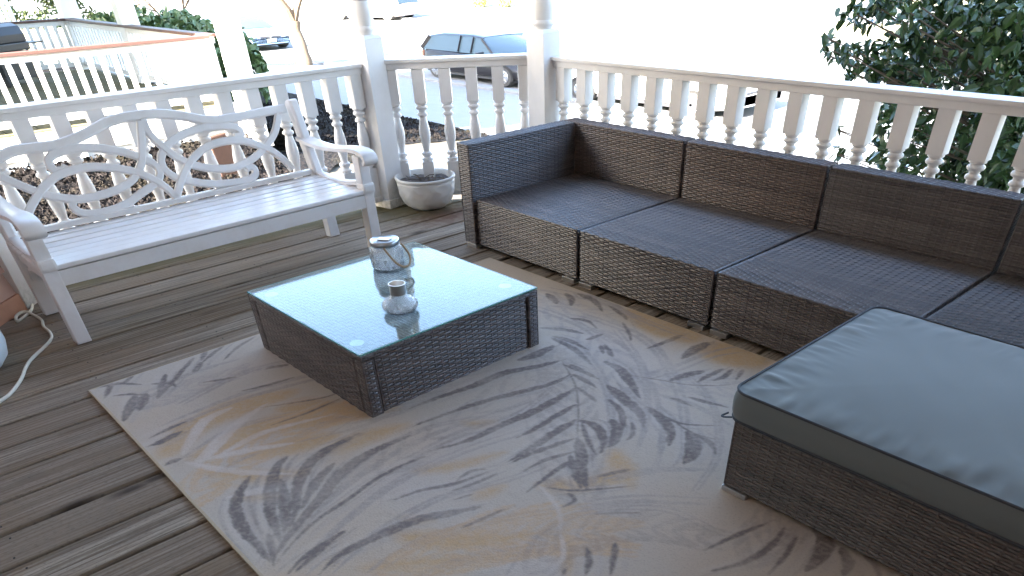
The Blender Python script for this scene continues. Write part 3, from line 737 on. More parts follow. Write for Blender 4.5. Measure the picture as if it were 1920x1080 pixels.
# ------------------------------------------------------------------ rug with printed palm fronds
RUG = {"D":[[[[1.333,1.682],[1.304,1.587],[1.237,1.425],[1.23,1.262],[1.202,1.071],[1.189,0.931]],0.0179],[[[1.199,1.782],[1.206,1.646],[1.186,1.559]],0.0235],[[[1.465,1.629],[1.468,1.507],[1.417,1.338],[1.369,1.176],[1.338,1.007],[1.317,0.829]],0.0139],[[[1.574,1.564],[1.582,1.44],[1.589,1.293],[1.575,1.133],[1.568,0.951],[1.528,0.828]],0.0172],[[[1.676,1.461],[1.681,1.342],[1.693,1.196],[1.691,1.095]],0.0124],[[[1.764,1.371],[1.768,1.258],[1.788,1.095],[1.795,0.965]],0.0157],[[[1.859,1.261],[1.835,1.153],[1.811,1.049],[1.807,0.955]],0.0115],[[[1.923,1.182],[1.887,1.077],[1.88,0.962]],0.0087],[[[1.957,1.136],[1.967,1.026],[1.986,0.889]],0.0096],[[[1.149,0.386],[1.188,0.322],[1.285,0.247],[1.416,0.178],[1.529,0.144],[1.61,0.12]],0.019],[[[1.269,0.295],[1.401,0.241],[1.504,0.192],[1.573,0.153]],0.0184],[[[1.207,0.671],[1.22,0.513],[1.27,0.403],[1.356,0.317],[1.47,0.251],[1.581,0.161]],0.0203],[[[1.323,0.489],[1.365,0.41],[1.427,0.326],[1.497,0.259]],0.0165],[[[1.369,0.805],[1.36,0.675],[1.371,0.57],[1.41,0.454],[1.484,0.343],[1.54,0.246],[1.61,0.137],[1.675,0.054]],0.0205],[[[1.535,0.766],[1.523,0.653],[1.531,0.532],[1.564,0.402],[1.587,0.274],[1.633,0.16],[1.696,0.059]],0.0081],[[[1.788,0.871],[1.763,0.74],[1.705,0.622],[1.685,0.522]],0.008],[[[1.934,0.712],[1.889,0.62],[1.84,0.525],[1.818,0.414],[1.807,0.308],[1.808,0.219],[1.839,0.133]],0.0173],[[[1.709,0.305],[1.723,0.216],[1.736,0.131],[1.769,0.063]],0.0121],[[[1.739,0.215],[1.752,0.147],[1.775,0.085]],0.0097],[[[1.822,0.883],[1.812,0.789],[1.791,0.707]],0.007],[[[1.773,0.878],[1.741,0.824],[1.751,0.749]],0.0085],[[[2.003,0.762],[1.99,0.666],[1.978,0.593]],0.0063],[[[1.857,0.742],[1.836,0.672]],0.0044],[[[1.122,1.838],[1.301,1.825],[1.47,1.765]],0.0148],[[[1.375,1.673],[1.496,1.69],[1.59,1.686]],0.0104],[[[1.399,1.695],[1.483,1.704]],0.0086],[[[1.473,1.637],[1.567,1.633],[1.635,1.622]],0.0114],[[[1.574,1.564],[1.663,1.547],[1.721,1.531]],0.0093],[[[1.494,1.837],[1.621,1.811],[1.744,1.743],[1.835,1.685]],0.0191],[[[1.665,1.667],[1.766,1.647],[1.89,1.598]],0.017],[[[1.744,1.582],[1.839,1.55],[1.925,1.475],[1.975,1.399]],0.0125],[[[1.778,1.371],[1.859,1.385],[1.952,1.327],[2.002,1.259]],0.0172],[[[1.862,1.466],[1.931,1.43],[1.981,1.357],[1.996,1.299]],0.0198],[[[1.938,1.513],[2.0,1.448],[2.018,1.392]],0.0095],[[[1.791,1.37],[1.893,1.293],[2.0,1.234]],0.008],[[[1.345,1.694],[1.544,1.58],[1.715,1.428],[1.842,1.292]],0.0037],[[[1.866,1.268],[1.947,1.205],[2.038,1.117],[2.132,1.045]],0.0206],[[[1.928,1.164],[2.019,1.099],[2.12,1.033]],0.0133],[[[2.104,1.136],[2.131,1.198],[2.159,1.259]],0.0084],[[[2.016,0.955],[2.09,1.003],[2.157,1.08],[2.24,1.192]],0.0051],[[[2.249,0.97],[2.297,1.026],[2.351,1.081]],0.0048],[[[1.014,1.891],[1.122,1.955],[1.214,1.983]],0.0143],[[[1.272,1.956],[1.282,2.049]],0.0099],[[[1.366,1.942],[1.427,1.893]],0.0091],[[[1.408,1.946],[1.494,1.888]],0.0126],[[[2.346,0.823],[2.398,0.779],[2.434,0.726]],0.0093],[[[2.396,0.905],[2.439,0.852],[2.488,0.78]],0.0093],[[[2.369,0.703],[2.384,0.676]],0.0054],[[[2.094,0.987],[2.141,0.975],[2.14,0.917]],0.0077],[[[1.172,0.219],[1.243,0.144],[1.328,0.091],[1.463,0.06],[1.579,0.056],[1.688,0.051]],0.0184],[[[1.533,0.112],[1.634,0.078],[1.701,0.048]],0.0102],[[[-0.008,0.193],[0.026,0.16],[0.047,0.126]],0.0112],[[[0.006,0.031],[0.03,0.116],[0.122,0.19]],0.0093],[[[-0.003,0.101],[0.136,0.021]],0.0121],[[[0.137,0.061],[0.184,0.128],[0.269,0.181]],0.007],[[[0.189,0.142],[0.317,0.067],[0.403,0.015]],0.0198],[[[0.218,0.169],[0.294,0.131],[0.361,0.097]],0.0202],[[[0.092,0.311],[0.222,0.24],[0.311,0.191]],0.0126],[[[0.148,0.224],[0.207,0.289],[0.258,0.291]],0.009],[[[0.296,0.192],[0.238,0.255],[0.177,0.322],[0.121,0.366]],0.013],[[[0.021,0.475],[0.117,0.379],[0.215,0.296]],0.0112],[[[0.097,0.479],[0.155,0.432],[0.172,0.408]],0.0134],[[[-0.014,0.55],[0.085,0.484]],0.0118],[[[-0.01,0.646],[0.056,0.544],[0.11,0.474]],0.01],[[[0.011,0.801],[0.073,0.67],[0.162,0.558]],0.008],[[[0.564,0.728],[0.546,0.601],[0.513,0.491]],0.0078],[[[0.428,0.762],[0.402,0.71],[0.391,0.66]],0.0111],[[[0.366,0.536],[0.335,0.458],[0.305,0.399]],0.0072],[[[0.597,0.205],[0.604,0.118],[0.619,0.045]],0.0091],[[[0.659,0.165],[0.68,0.08],[0.68,0.019]],0.0147],[[[0.862,0.081],[0.859,0.05],[0.865,0.011]],0.0108],[[[0.896,0.775],[0.902,0.609],[0.884,0.445]],0.0062],[[[0.84,0.808],[0.829,0.708],[0.715,0.483]],0.0049],[[[0.689,2.218],[0.781,2.186],[0.842,2.152]],0.0185],[[[0.768,2.291],[0.852,2.253],[0.915,2.189]],0.0164],[[[0.816,2.336],[0.954,2.326],[1.095,2.246]],0.0163],[[[1.056,2.331],[1.196,2.29],[1.257,2.256]],0.0109],[[[1.256,2.221],[1.377,2.139],[1.439,2.077]],0.0079],[[[0.996,1.875],[1.086,1.941],[1.205,1.974]],0.0122],[[[1.116,1.852],[1.22,1.875],[1.36,1.864]],0.0144],[[[1.027,2.067],[1.112,2.105],[1.219,2.073]],0.0105],[[[1.578,2.311],[1.566,2.187],[1.55,2.071]],0.0134],[[[1.724,2.327],[1.721,2.209],[1.739,2.095]],0.0238],[[[1.886,2.072],[1.844,1.978],[1.833,1.89]],0.0184],[[[1.933,2.15],[1.926,2.042],[1.926,1.965]],0.0115],[[[1.965,2.18],[1.98,2.094],[1.968,2.03]],0.0115],[[[2.002,2.209],[2.037,2.103]],0.0083],[[[1.675,1.815],[1.795,1.869],[1.913,1.922],[2.007,2.003],[2.047,2.052]],0.0032],[[[1.927,1.773],[1.982,1.785],[2.051,1.783]],0.0091],[[[1.974,1.835],[2.066,1.853],[2.15,1.88]],0.0105],[[[1.885,1.65],[2.011,1.636],[2.101,1.646],[2.212,1.735]],0.0063],[[[1.912,1.648],[2.016,1.615],[2.097,1.567],[2.156,1.48]],0.0203],[[[2.148,1.617],[2.214,1.56],[2.258,1.488],[2.275,1.416]],0.0281],[[[2.062,1.635],[2.172,1.616],[2.258,1.64]],0.0047],[[[2.19,1.614],[2.26,1.606],[2.326,1.555]],0.0105],[[[1.49,1.833],[1.598,1.82],[1.733,1.748],[1.77,1.724]],0.0194],[[[1.653,1.671],[1.78,1.632],[1.909,1.59],[2.0,1.517]],0.0217],[[[1.366,1.942],[1.436,1.883]],0.0108],[[[1.369,1.963],[1.485,1.897]],0.0108],[[[1.269,1.942],[1.284,2.012]],0.0098],[[[2.741,1.358],[2.762,1.246],[2.745,1.121],[2.698,1.018]],0.0095],[[[2.781,1.457],[2.872,1.392],[2.897,1.308],[2.901,1.221]],0.0237],[[[2.686,1.332],[2.653,1.212],[2.622,1.079]],0.0078],[[[2.925,1.399],[2.973,1.349],[2.992,1.283]],0.0163],[[[2.794,1.352],[2.82,1.231],[2.828,1.127]],0.0075],[[[2.99,1.419],[3.038,1.397],[3.071,1.362]],0.0105]],"O":[[[[0.692,0.666],[0.641,0.41],[0.665,0.243],[0.807,0.06]],0.058],[[[0.91,0.673],[0.882,0.456],[0.88,0.251],[0.894,0.101]],0.0537],[[[1.157,0.597],[1.085,0.405],[1.013,0.24]],0.0415],[[[1.301,0.39],[1.201,0.247],[1.008,0.1]],0.0287],[[[0.594,0.201],[0.733,0.107],[0.786,0.04]],0.0426],[[[1.056,0.679],[0.937,0.535],[0.881,0.352]],0.0443],[[[1.239,0.119],[1.314,0.174],[1.369,0.239]],0.0118],[[[1.116,0.1],[1.195,0.157]],0.0123],[[[1.588,0.673],[1.672,0.811],[1.734,0.995]],0.019],[[[1.441,1.028],[1.504,1.064],[1.54,1.124]],0.0153],[[[1.99,0.944],[2.102,1.076],[2.146,1.288]],0.032],[[[1.911,0.243],[2.045,0.425],[2.261,0.69]],0.0171],[[[1.84,0.418],[1.959,0.487],[2.1,0.626],[2.204,0.799]],0.0303],[[[1.787,0.473],[1.879,0.547]],0.0106],[[[2.235,0.813],[2.334,0.747],[2.389,0.692]],0.0189],[[[1.235,0.504],[1.246,0.659],[1.293,0.858]],0.0349],[[[0.798,0.537],[0.865,0.658],[1.099,0.774]],0.0475],[[[1.879,0.735],[1.898,0.853]],0.0175],[[[1.641,2.314],[1.416,2.333],[1.172,2.353]],0.0814],[[[1.769,2.256],[1.896,2.307],[2.031,2.336]],0.0815],[[[2.159,1.259],[2.139,1.175],[2.115,1.088]],0.0358],[[[2.024,1.303],[2.134,1.234],[2.237,1.169]],0.0303]],"W":[[[[0.932,0.113],[0.899,0.174],[0.773,0.35],[0.7,0.525]],0.0237],[[[0.84,0.094],[0.653,0.258],[0.625,0.396]],0.021],[[[0.935,0.14],[0.998,0.295],[1.08,0.449]],0.0153],[[[0.897,0.08],[1.106,0.197],[1.277,0.344]],0.0146],[[[0.962,0.167],[0.916,0.386],[0.993,0.671]],0.0131],[[[1.239,0.1],[1.286,0.207],[1.372,0.333]],0.0136],[[[2.235,0.813],[2.324,0.736],[2.346,0.642]],0.0065],[[[1.99,0.944],[2.138,0.896],[2.235,0.813]],0.0059]]}
FROND = [[[[1.525,0.536],[1.445,0.812],[1.419,1.134],[1.353,1.537],[1.326,1.736]],0.26,9,[1,-1],0.9,"m",0.014],[[[2.217,0.956],[1.969,1.17],[1.742,1.387],[1.539,1.575],[1.299,1.709]],0.42,12,[1],0.75,"m",0.016],[[[2.217,0.956],[1.969,1.17],[1.742,1.387],[1.539,1.575],[1.299,1.709]],0.24,11,[-1],0.8,"m",0.014],[[[1.669,1.806],[1.839,1.899],[2.067,2.019],[2.323,2.074]],0.22,9,[1,-1],0.8,"l",0.012],[[[1.209,-0.13],[1.055,0.169],[0.979,0.524],[1.052,0.839]],0.26,12,[1,-1],0.9,"o",0.018],[[[1.966,0.253],[2.045,0.509],[2.183,0.761],[2.359,0.937]],0.3,12,[1,-1],0.9,"o",0.02],[[[0.318,0.061],[0.314,0.32],[0.327,0.622]],0.18,9,[1,-1],0.9,"l",0.012],[[[0.686,2.12],[1.193,2.022],[1.617,1.791],[1.955,1.479]],0.24,11,[1,-1],0.8,"l",0.012],[[[2.297,0.585],[2.29,0.829],[2.404,1.02],[2.599,1.139]],0.22,10,[1,-1],0.8,"m",0.013],[[[2.772,1.096],[2.732,1.309],[2.759,1.496]],0.22,7,[1,-1],0.8,"m",0.014],[[[1.195,0.407],[1.107,0.649],[1.08,0.931],[1.086,1.28]],0.34,9,[-1],1.0,"m",0.011],[[[0.024,2.195],[0.525,2.185],[0.964,2.177],[1.303,2.307]],0.2,9,[1,-1],0.8,"l",0.012]]
SWEEP = [[[[1.87,0.157],[1.812,0.351],[1.799,0.626],[1.892,0.898],[1.929,1.081]],0.0077],[[[1.852,0.146],[1.792,0.341],[1.778,0.616],[1.869,0.889],[1.907,1.071]],0.0071],[[[1.754,0.109],[1.648,0.348],[1.582,0.64],[1.612,0.976],[1.709,1.295]],0.0065],[[[1.772,0.093],[1.67,0.33],[1.606,0.616],[1.638,0.947],[1.733,1.262]],0.0116],[[[1.614,0.154],[1.498,0.416],[1.431,0.744],[1.455,1.048],[1.532,1.369]],0.0114],[[[1.606,0.142],[1.49,0.404],[1.422,0.731],[1.445,1.034],[1.522,1.354]],0.0079],[[[1.966,0.253],[1.96,0.463],[2.039,0.697],[2.165,0.905]],0.0072],[[[1.939,0.248],[1.931,0.459],[2.01,0.695],[2.136,0.904]],0.0125],[[[2.061,0.348],[2.126,0.554],[2.259,0.762]],0.0118],[[[2.086,0.348],[2.151,0.553],[2.283,0.758]],0.0074],[[[1.02,2.039],[1.393,2.041],[1.786,1.815],[2.098,1.506],[2.246,1.249]],0.0082],[[[1.054,2.02],[1.422,2.022],[1.81,1.799],[2.117,1.495],[2.263,1.24]],0.012],[[[1.053,2.166],[1.506,2.149],[1.947,1.837],[2.243,1.49]],0.0122],[[[1.042,2.131],[1.495,2.117],[1.935,1.809],[2.231,1.466]],0.0107],[[[1.843,2.009],[2.099,1.857],[2.33,1.575],[2.422,1.287]],0.0095],[[[1.826,1.996],[2.083,1.846],[2.314,1.564],[2.408,1.277]],0.0066],[[[0.425,0.229],[0.341,0.562],[0.391,0.839]],0.0125],[[[0.448,0.244],[0.366,0.577],[0.416,0.854]],0.0081],[[[0.556,0.111],[0.538,0.471],[0.617,0.827],[0.753,1.032]],0.0124],[[[0.599,0.1],[0.585,0.455],[0.664,0.806],[0.799,1.009]],0.0119],[[[0.204,0.147],[0.174,0.401],[0.191,0.632]],0.0096],[[[0.212,0.138],[0.183,0.392],[0.2,0.621]],0.009],[[[2.262,0.55],[2.19,0.73],[2.204,0.943],[2.38,1.16],[2.58,1.195]],0.0071],[[[2.269,0.532],[2.198,0.709],[2.213,0.92],[2.387,1.136],[2.584,1.172]],0.0063],[[[1.439,0.451],[1.37,0.685],[1.393,0.929],[1.517,1.169]],0.0063],[[[1.428,0.466],[1.359,0.701],[1.381,0.948],[1.506,1.189]],0.0097],[[[1.493,0.701],[1.488,0.966],[1.55,1.2],[1.479,1.518]],0.0093],[[[1.522,0.67],[1.52,0.929],[1.581,1.16],[1.513,1.469]],0.0074],[[[1.241,1.895],[1.564,1.741],[1.853,1.495],[2.049,1.249]],0.0089],[[[1.238,1.867],[1.561,1.715],[1.848,1.473],[2.045,1.228]],0.0079],[[[1.291,2.115],[1.653,1.898],[1.947,1.588],[2.097,1.347]],0.0085],[[[1.285,2.148],[1.65,1.927],[1.946,1.613],[2.096,1.369]],0.0099],[[[0.717,2.255],[1.018,2.329],[1.386,2.294],[1.657,2.293]],0.0123],[[[0.632,2.29],[0.94,2.364],[1.318,2.326],[1.597,2.323]],0.0076],[[[0.795,2.02],[1.108,2.03],[1.395,1.961]],0.0114],[[[0.768,2.057],[1.084,2.067],[1.376,1.994]],0.0083],[[[1.718,1.749],[1.791,1.958],[1.835,2.223],[1.911,2.373]],0.0072],[[[1.681,1.788],[1.753,2.002],[1.796,2.271],[1.872,2.424]],0.0109],[[[1.864,1.757],[2.036,1.795],[2.246,1.763]],0.0123],[[[1.902,1.756],[2.071,1.795],[2.278,1.764]],0.0127],[[[2.176,1.0],[2.288,1.155],[2.471,1.315]],0.0061],[[[2.191,0.967],[2.303,1.121],[2.484,1.279]],0.0114],[[[2.128,1.133],[2.21,1.308],[2.349,1.447]],0.0089],[[[2.152,1.143],[2.233,1.318],[2.373,1.456]],0.0117],[[[1.105,0.319],[1.042,0.587],[1.091,0.815]],0.0081],[[[1.088,0.309],[1.023,0.576],[1.072,0.804]],0.007],[[[1.065,0.081],[1.04,0.306],[1.116,0.545]],0.0087],[[[1.07,0.106],[1.045,0.333],[1.122,0.573]],0.0061],[[[0.862,0.081],[0.785,0.335],[0.858,0.588]],0.0063],[[[0.874,0.057],[0.798,0.308],[0.871,0.558]],0.0085]]
def rug():
    U, V = 3.32, 2.378; st = .0055; nu, nv = int(U/st), int(V/st)
    uu = np.linspace(0, U, nu+1); vv = np.linspace(0, V, nv+1)
    col = np.empty((nv+1, nu+1, 3)); 
    GU, GV = np.meshgrid(uu, vv)
    def vnoise(freq, seed):
        r = np.random.default_rng(seed); gx, gy = int(U*freq)+3, int(V*freq)+3; g = r.random((gy, gx))
        x = GU*freq; y = GV*freq; xi = x.astype(int); yi = y.astype(int); fx = x-xi; fy = y-yi; fx = fx*fx*(3-2*fx); fy = fy*fy*(3-2*fy)
        return (g[yi, xi]*(1-fx)+g[yi, xi+1]*fx)*(1-fy) + (g[yi+1, xi]*(1-fx)+g[yi+1, xi+1]*fx)*fy
    base = np.array([.54, .475, .40]); warm = np.array([.57, .43, .295]); cool = np.array([.56, .50, .46])
    w1 = vnoise(1.6, 1)[..., None]; w2 = vnoise(3.1, 2)[..., None]
    col[:] = base; col += (warm-base)*np.clip((w1-.5)*1.6, 0, 1); col += (cool-col)*np.clip((w2-.5)*1.6, 0, .8)
    def strokes(items, c, alpha, soft, jit, flat=0.0):
        cov = np.zeros((nv+1, nu+1)); wob = vnoise(70, 31)*.6 + vnoise(28, 32)*.4
        for pts, hw in items:
            p = np.array([[*q] for q in pts]); 
            P3 = catmull([(a, b, 0) for a, b in p], 8); n = len(P3)
            q = np.array([[v.x, v.y] for v in P3]); t = np.linspace(0, 1, n)
            rad = hw*1.25*(.06 + .94*np.sin(np.pi*np.clip(t, 0, 1)**.8)**.9)
            u0, u1 = q[:, 0].min()-hw*2, q[:, 0].max()+hw*2; v0, v1 = q[:, 1].min()-hw*2, q[:, 1].max()+hw*2
            i0, i1 = max(0, int(u0/st)), min(nu+1, int(u1/st)+2); j0, j1 = max(0, int(v0/st)), min(nv+1, int(v1/st)+2)
            if i1 <= i0 or j1 <= j0: continue
            su, sv = GU[j0:j1, i0:i1], GV[j0:j1, i0:i1]; best = np.full(su.shape, 9.0)
            for k in range(n-1):
                a = q[k]; d = q[k+1]-a; L2 = max(d@d, 1e-9); tt = np.clip(((su-a[0])*d[0]+(sv-a[1])*d[1])/L2, 0, 1)
                dd = np.hypot(su-(a[0]+tt*d[0]), sv-(a[1]+tt*d[1])) - (rad[k]*(1-tt)+rad[k+1]*tt)
                best = np.minimum(best, dd)
            best = best + (wob[j0:j1, i0:i1]-.5)*min(.012, hw*.9)
            cov[j0:j1, i0:i1] = np.maximum(cov[j0:j1, i0:i1], np.clip(.5-best/soft, 0, 1))
        grain = jit + (1-jit)*np.clip(vnoise(95, 5)*1.7-.2, 0, 1)
        stre = flat + (1-flat)*(.55 + .45*np.clip(vnoise(9, 6)*1.8-.3, 0, 1))
        a = np.clip(cov*alpha*grain*stre, 0, 1)[..., None]
        nonlocal_col[0] = nonlocal_col[0]*(1-a) + np.array(c)*a
    nonlocal_col = [col]
    strokes([(p_, w_*1.15) for p_, w_ in RUG['O']], (.54, .35, .165), .95, .05, .7, .9)
    # faint pale and violet ghost leaflets beside every dark one
    gh = [([[a+.035, b+.02] for a, b in pts], hw*.9) for pts, hw in RUG['D']]; strokes(gh, (.37, .34, .345), .38, .02, .5)
    gh = [([[a-.03, b-.025] for a, b in pts], hw*.7) for pts, hw in RUG['D']]; strokes(gh, (.60, .56, .53), .45, .02, .6)
    gh = [([[a+.012, b+.045] for a, b in pts[:-1]], hw*.35) for pts, hw in RUG['D'] if len(pts) > 2]; strokes(gh, (.24, .20, .20), .6, .008, .4)
    gh = [([[a-.015, b-.05] for a, b in pts[1:]], hw*.3) for pts, hw in RUG['D'] if len(pts) > 3]; strokes(gh, (.24, .20, .20), .5, .008, .4)
    fr = {'m': [], 'l': [], 'o': []}; rr = random.Random(5)
    for rach, ln, n, sides, sw, ck, wd in FROND:
        rp_ = catmull([(a, b, 0) for a, b in rach], 12); fr[ck].append(([[q.x, q.y] for q in rp_[::4]], .004))
        for i in range(n):
            f = (i+.5)/n; k = int(f*(len(rp_)-2)); p = rp_[k]; d = (rp_[k+1]-rp_[k]).normalized()
            for s in sides:
                nn_ = Vector((-d.y, d.x, 0))*s; L_i = ln*(.55+.45*math.sin(math.pi*min(1, f*.9+.15)))*rr.uniform(.8, 1.15); pts = []
                for q in range(6):
                    t = q/5; dd = d*(sw*t + .1*t*t) + nn_*(.85*t - .42*t*t); pts.append([p.x+dd.x*L_i, p.y+dd.y*L_i])
                fr[ck].append((pts, wd*rr.uniform(.6, 1.2)))
                if rr.random() < .6: fr[ck].append(([[a+rr.uniform(.008, .02), b-.012] for a, b in pts[1:]], wd*.45))
    strokes(SWEEP, (.34, .295, .28), .8, .008, .45)
    strokes(fr['o'], (.60, .39, .20), .75, .016, .5, .5)
    strokes(fr['l'], (.33, .29, .29), .55, .010, .4)
    strokes(fr['m'], (.27, .225, .21), .42, .009, .35)
    strokes(RUG['W'], (.66, .60, .56), .9, .014, .7)
    strokes(RUG['D'], (.13, .104, .102), 1.05, .007, .62)
    col = np.clip(nonlocal_col[0], 0, 1)
    me = bpy.data.meshes.new('pile')
    nV = (nu+1)*(nv+1); co = np.zeros((nV, 3), 'f'); co[:, 0] = GU.ravel(); co[:, 1] = GV.ravel(); co[:, 2] = .0095 + .0012*(vnoise(40, 8)-.5).ravel() + .003*(vnoise(1.3, 9)-.5).ravel()
    ii, jj = np.meshgrid(np.arange(nu), np.arange(nv)); a = (jj*(nu+1)+ii).ravel(); fc = np.stack([a, a+1, a+nu+2, a+nu+1], 1).astype('i')
    me.vertices.add(nV); me.vertices.foreach_set('co', co.ravel()); nf = len(fc)
    me.loops.add(nf*4); me.loops.foreach_set('vertex_index', fc.ravel()); me.polygons.add(nf)
    me.polygons.foreach_set('loop_start', np.arange(0, nf*4, 4, dtype='i')); me.polygons.foreach_set('loop_total', np.full(nf, 4, 'i'))
    me.update(); ca = me.color_attributes.new('print', 'FLOAT_COLOR', 'POINT')
    c4 = np.ones((nV, 4), 'f'); c4[:, :3] = col.reshape(-1, 3); ca.data.foreach_set('color', c4.ravel())
    me.polygons.foreach_set('use_smooth', [True]*nf); me.materials.append(M['rug_pile'])
    r = tag(empty('rug', (-3.4823, .3564, 0), R_(.584)), 'cream and tan area rug printed with grey palm fronds on the deck boards', 'rug')
    put('pile', me, r)
    b = MB()
    b.beam((-.004, 0, .0055), (U, 0, .0055), .010, .0095); b.beam((-.004, V, .0055), (U, V, .0055), .010, .0095); b.beam((0, 0, .0055), (0, V, .0055), .010, .0095); b.beam((U, 0, .0055), (U, V, .0055), .010, .0095)
    b.build('bound_edge', 'rug_edge', r)
rug()

# ------------------------------------------------------------------ scrollwork bench
BD = {"crest":[[0.527,0.73],[0.624,0.732],[0.715,0.749],[0.882,0.744],[0.974,0.753],[1.078,0.775],[1.185,0.805],[1.285,0.817],[1.363,0.818],[1.45,0.815],[1.535,0.802],[1.617,0.782],[1.712,0.755],[1.8,0.741],[1.907,0.741],[2.032,0.742],[2.143,0.746],[2.244,0.745]],"L1":[[0.901,0.651],[0.881,0.634],[0.845,0.636],[0.829,0.659],[0.832,0.685],[0.869,0.707],[0.933,0.716],[1.015,0.716],[1.113,0.698],[1.214,0.666],[1.284,0.627],[1.333,0.595],[1.351,0.555],[1.326,0.515],[1.28,0.493],[1.19,0.464],[1.09,0.431],[0.98,0.418],[0.889,0.425],[0.842,0.451],[0.836,0.481],[0.849,0.493]],"L2":[[0.574,0.429],[0.627,0.488],[0.691,0.539],[0.758,0.582],[0.833,0.614],[0.906,0.626],[0.998,0.627],[1.083,0.613],[1.173,0.587],[1.239,0.558],[1.301,0.515],[1.339,0.475],[1.377,0.412]],"L3":[[0.583,0.658],[0.61,0.634],[0.654,0.6],[0.705,0.564],[0.76,0.533],[0.855,0.502],[0.942,0.494],[1.047,0.5],[1.136,0.517],[1.21,0.549],[1.268,0.597],[1.303,0.65],[1.334,0.716],[1.368,0.789]],"R1":[[1.86,0.649],[1.898,0.65],[1.906,0.675],[1.862,0.701],[1.771,0.714],[1.694,0.716],[1.597,0.707],[1.511,0.687],[1.443,0.655],[1.391,0.612],[1.381,0.563],[1.405,0.524],[1.45,0.494],[1.535,0.463],[1.634,0.438],[1.751,0.427],[1.834,0.425],[1.889,0.442],[1.903,0.471],[1.878,0.488],[1.85,0.482]],"R2":[[1.385,0.796],[1.383,0.744],[1.399,0.699],[1.433,0.65],[1.465,0.611],[1.507,0.576],[1.548,0.55],[1.628,0.521],[1.715,0.504],[1.796,0.501],[1.888,0.517],[1.981,0.551],[2.062,0.594],[2.13,0.646],[2.187,0.72]],"R3":[[1.373,0.409],[1.437,0.483],[1.519,0.554],[1.604,0.6],[1.688,0.627],[1.78,0.635],[1.859,0.629],[1.932,0.609],[2.001,0.575],[2.062,0.539],[2.12,0.475],[2.143,0.429]]}
pv = Vector((-4.45, 1.4, 0))
bn = tag(empty('garden_bench', pv, R_(1.6)), 'white garden bench with interlaced scroll back against the left railing', 'bench')
def L_(p): return Vector(p) - pv
def bx(x): return -4.71 - .35*(x-.385)      # back plane: x as a function of height
BP = 'bench_paint'
yl, yr = .455, 2.335
def bbox(x0, y0, z0, x1, y1, z1, name, par=bn, bev=.005):
    a, b = L_((x0, y0, z0)), L_((x1, y1, z1)); return MB().box(a.x, a.y, a.z, b.x, b.y, b.z).build(name, BP, par, bevel=bev)
sl = [(-4.085, .078), (-4.172, .078), (-4.259, .078), (-4.346, .078), (-4.433, .078), (-4.520, .078), (-4.607, .078)]
for i, (x, w) in enumerate(sl):
    dip = -.006*math.sin(math.pi*i/6)
    bbox(x-w, yl-.005, .362+dip, x, yr+.005, .385+dip, 'seat_slat', bev=.007)
bbox(-4.125, yl+.03, .283, -4.098, yr-.03, .356, 'front_apron')
bbox(-4.69, yl+.03, .30, -4.66, yr-.03, .385, 'rear_apron')
for y in (yl, yr-.07):
    bbox(-4.165, y, 0, -4.095, y+.07, .565, 'front_leg', bev=.006)
    bbox(-4.66, y+.015, .29, -4.16, y+.045, .355, 'side_rail')
    yy = y + .035
    MB().beam(L_((-4.665, yy, 0)), L_((bx(.36), yy, .36)), .066, .07, up=(0, 1, 0)).build('rear_leg', BP, bn, bevel=.005)
    MB().ribbon([L_((bx(z)+.005, yy, z)) for z in (.355, .5, .65, .74, .775, .785)], [.085, .08, .08, .085, .08, .05], (0, 1, 0), .062).build('back_post', BP, bn, bevel=.004)
    arm = catmull([(-4.80, yy, .580), (-4.68, yy, .568), (-4.52, yy, .563), (-4.36, yy, .572), (-4.20, yy, .590), (-4.10, yy, .592), (-4.035, yy, .578), (-4.015, yy, .552), (-4.035, yy, .535)], 5)
    MB().ribbon([L_(p) for p in arm], .028, (0, 1, 0), .098).build('armrest', BP, bn, smooth=True, bevel=.0)
    cv = catmull([(-4.745, yy, .54), (-4.735, yy, .45), (-4.68, yy, .395), (-4.55, yy, .378), (-4.35, yy, .384), (-4.16, yy, .415)], 5)
    MB().ribbon([L_(p) for p in cv], .030, (0, 1, 0), .05).build('side_scroll', BP, bn, smooth=True)
    cap = MB(); a_ = L_((-4.17, y-.006, .365)); b_ = L_((-4.078, y+.076, .418)); cap.box(a_.x, a_.y, a_.z, b_.x, b_.y, b_.z); cap.build('leg_collar', BP, bn, bevel=.014)
for y in (yl+.035, yr-.035):
    cv = catmull([(-4.64, y, .19), (-4.63, y, .225), (-4.58, y, .262), (-4.48, y, .284), (-4.36, y, .290)], 4)
    MB().ribbon([L_(p) for p in cv], .024, (0, 1, 0), .030).build('side_bracket', BP, bn, smooth=True)
nb_ = Vector((1, 0, .35)).normalized()
for i, (kname, pts) in enumerate(BD.items()):
    off = {'crest': 0, 'L1': -.004, 'R1': -.004, 'L2': .003, 'R3': .003, 'L3': .0005, 'R2': .0005}[kname]
    cv = catmull([Vector((bx(z), y, z)) + nb_*off for y, z in pts], 5)
    MB().ribbon([L_(p) for p in cv], .040 if kname != 'crest' else .047, nb_, .032).build('crest_rail' if kname == 'crest' else 'back_scroll', BP, bn, smooth=True)
bbox(bx(.40)-.02, yl+.05, .386, bx(.40)+.02, yr-.05, .414, 'lower_back_rail')

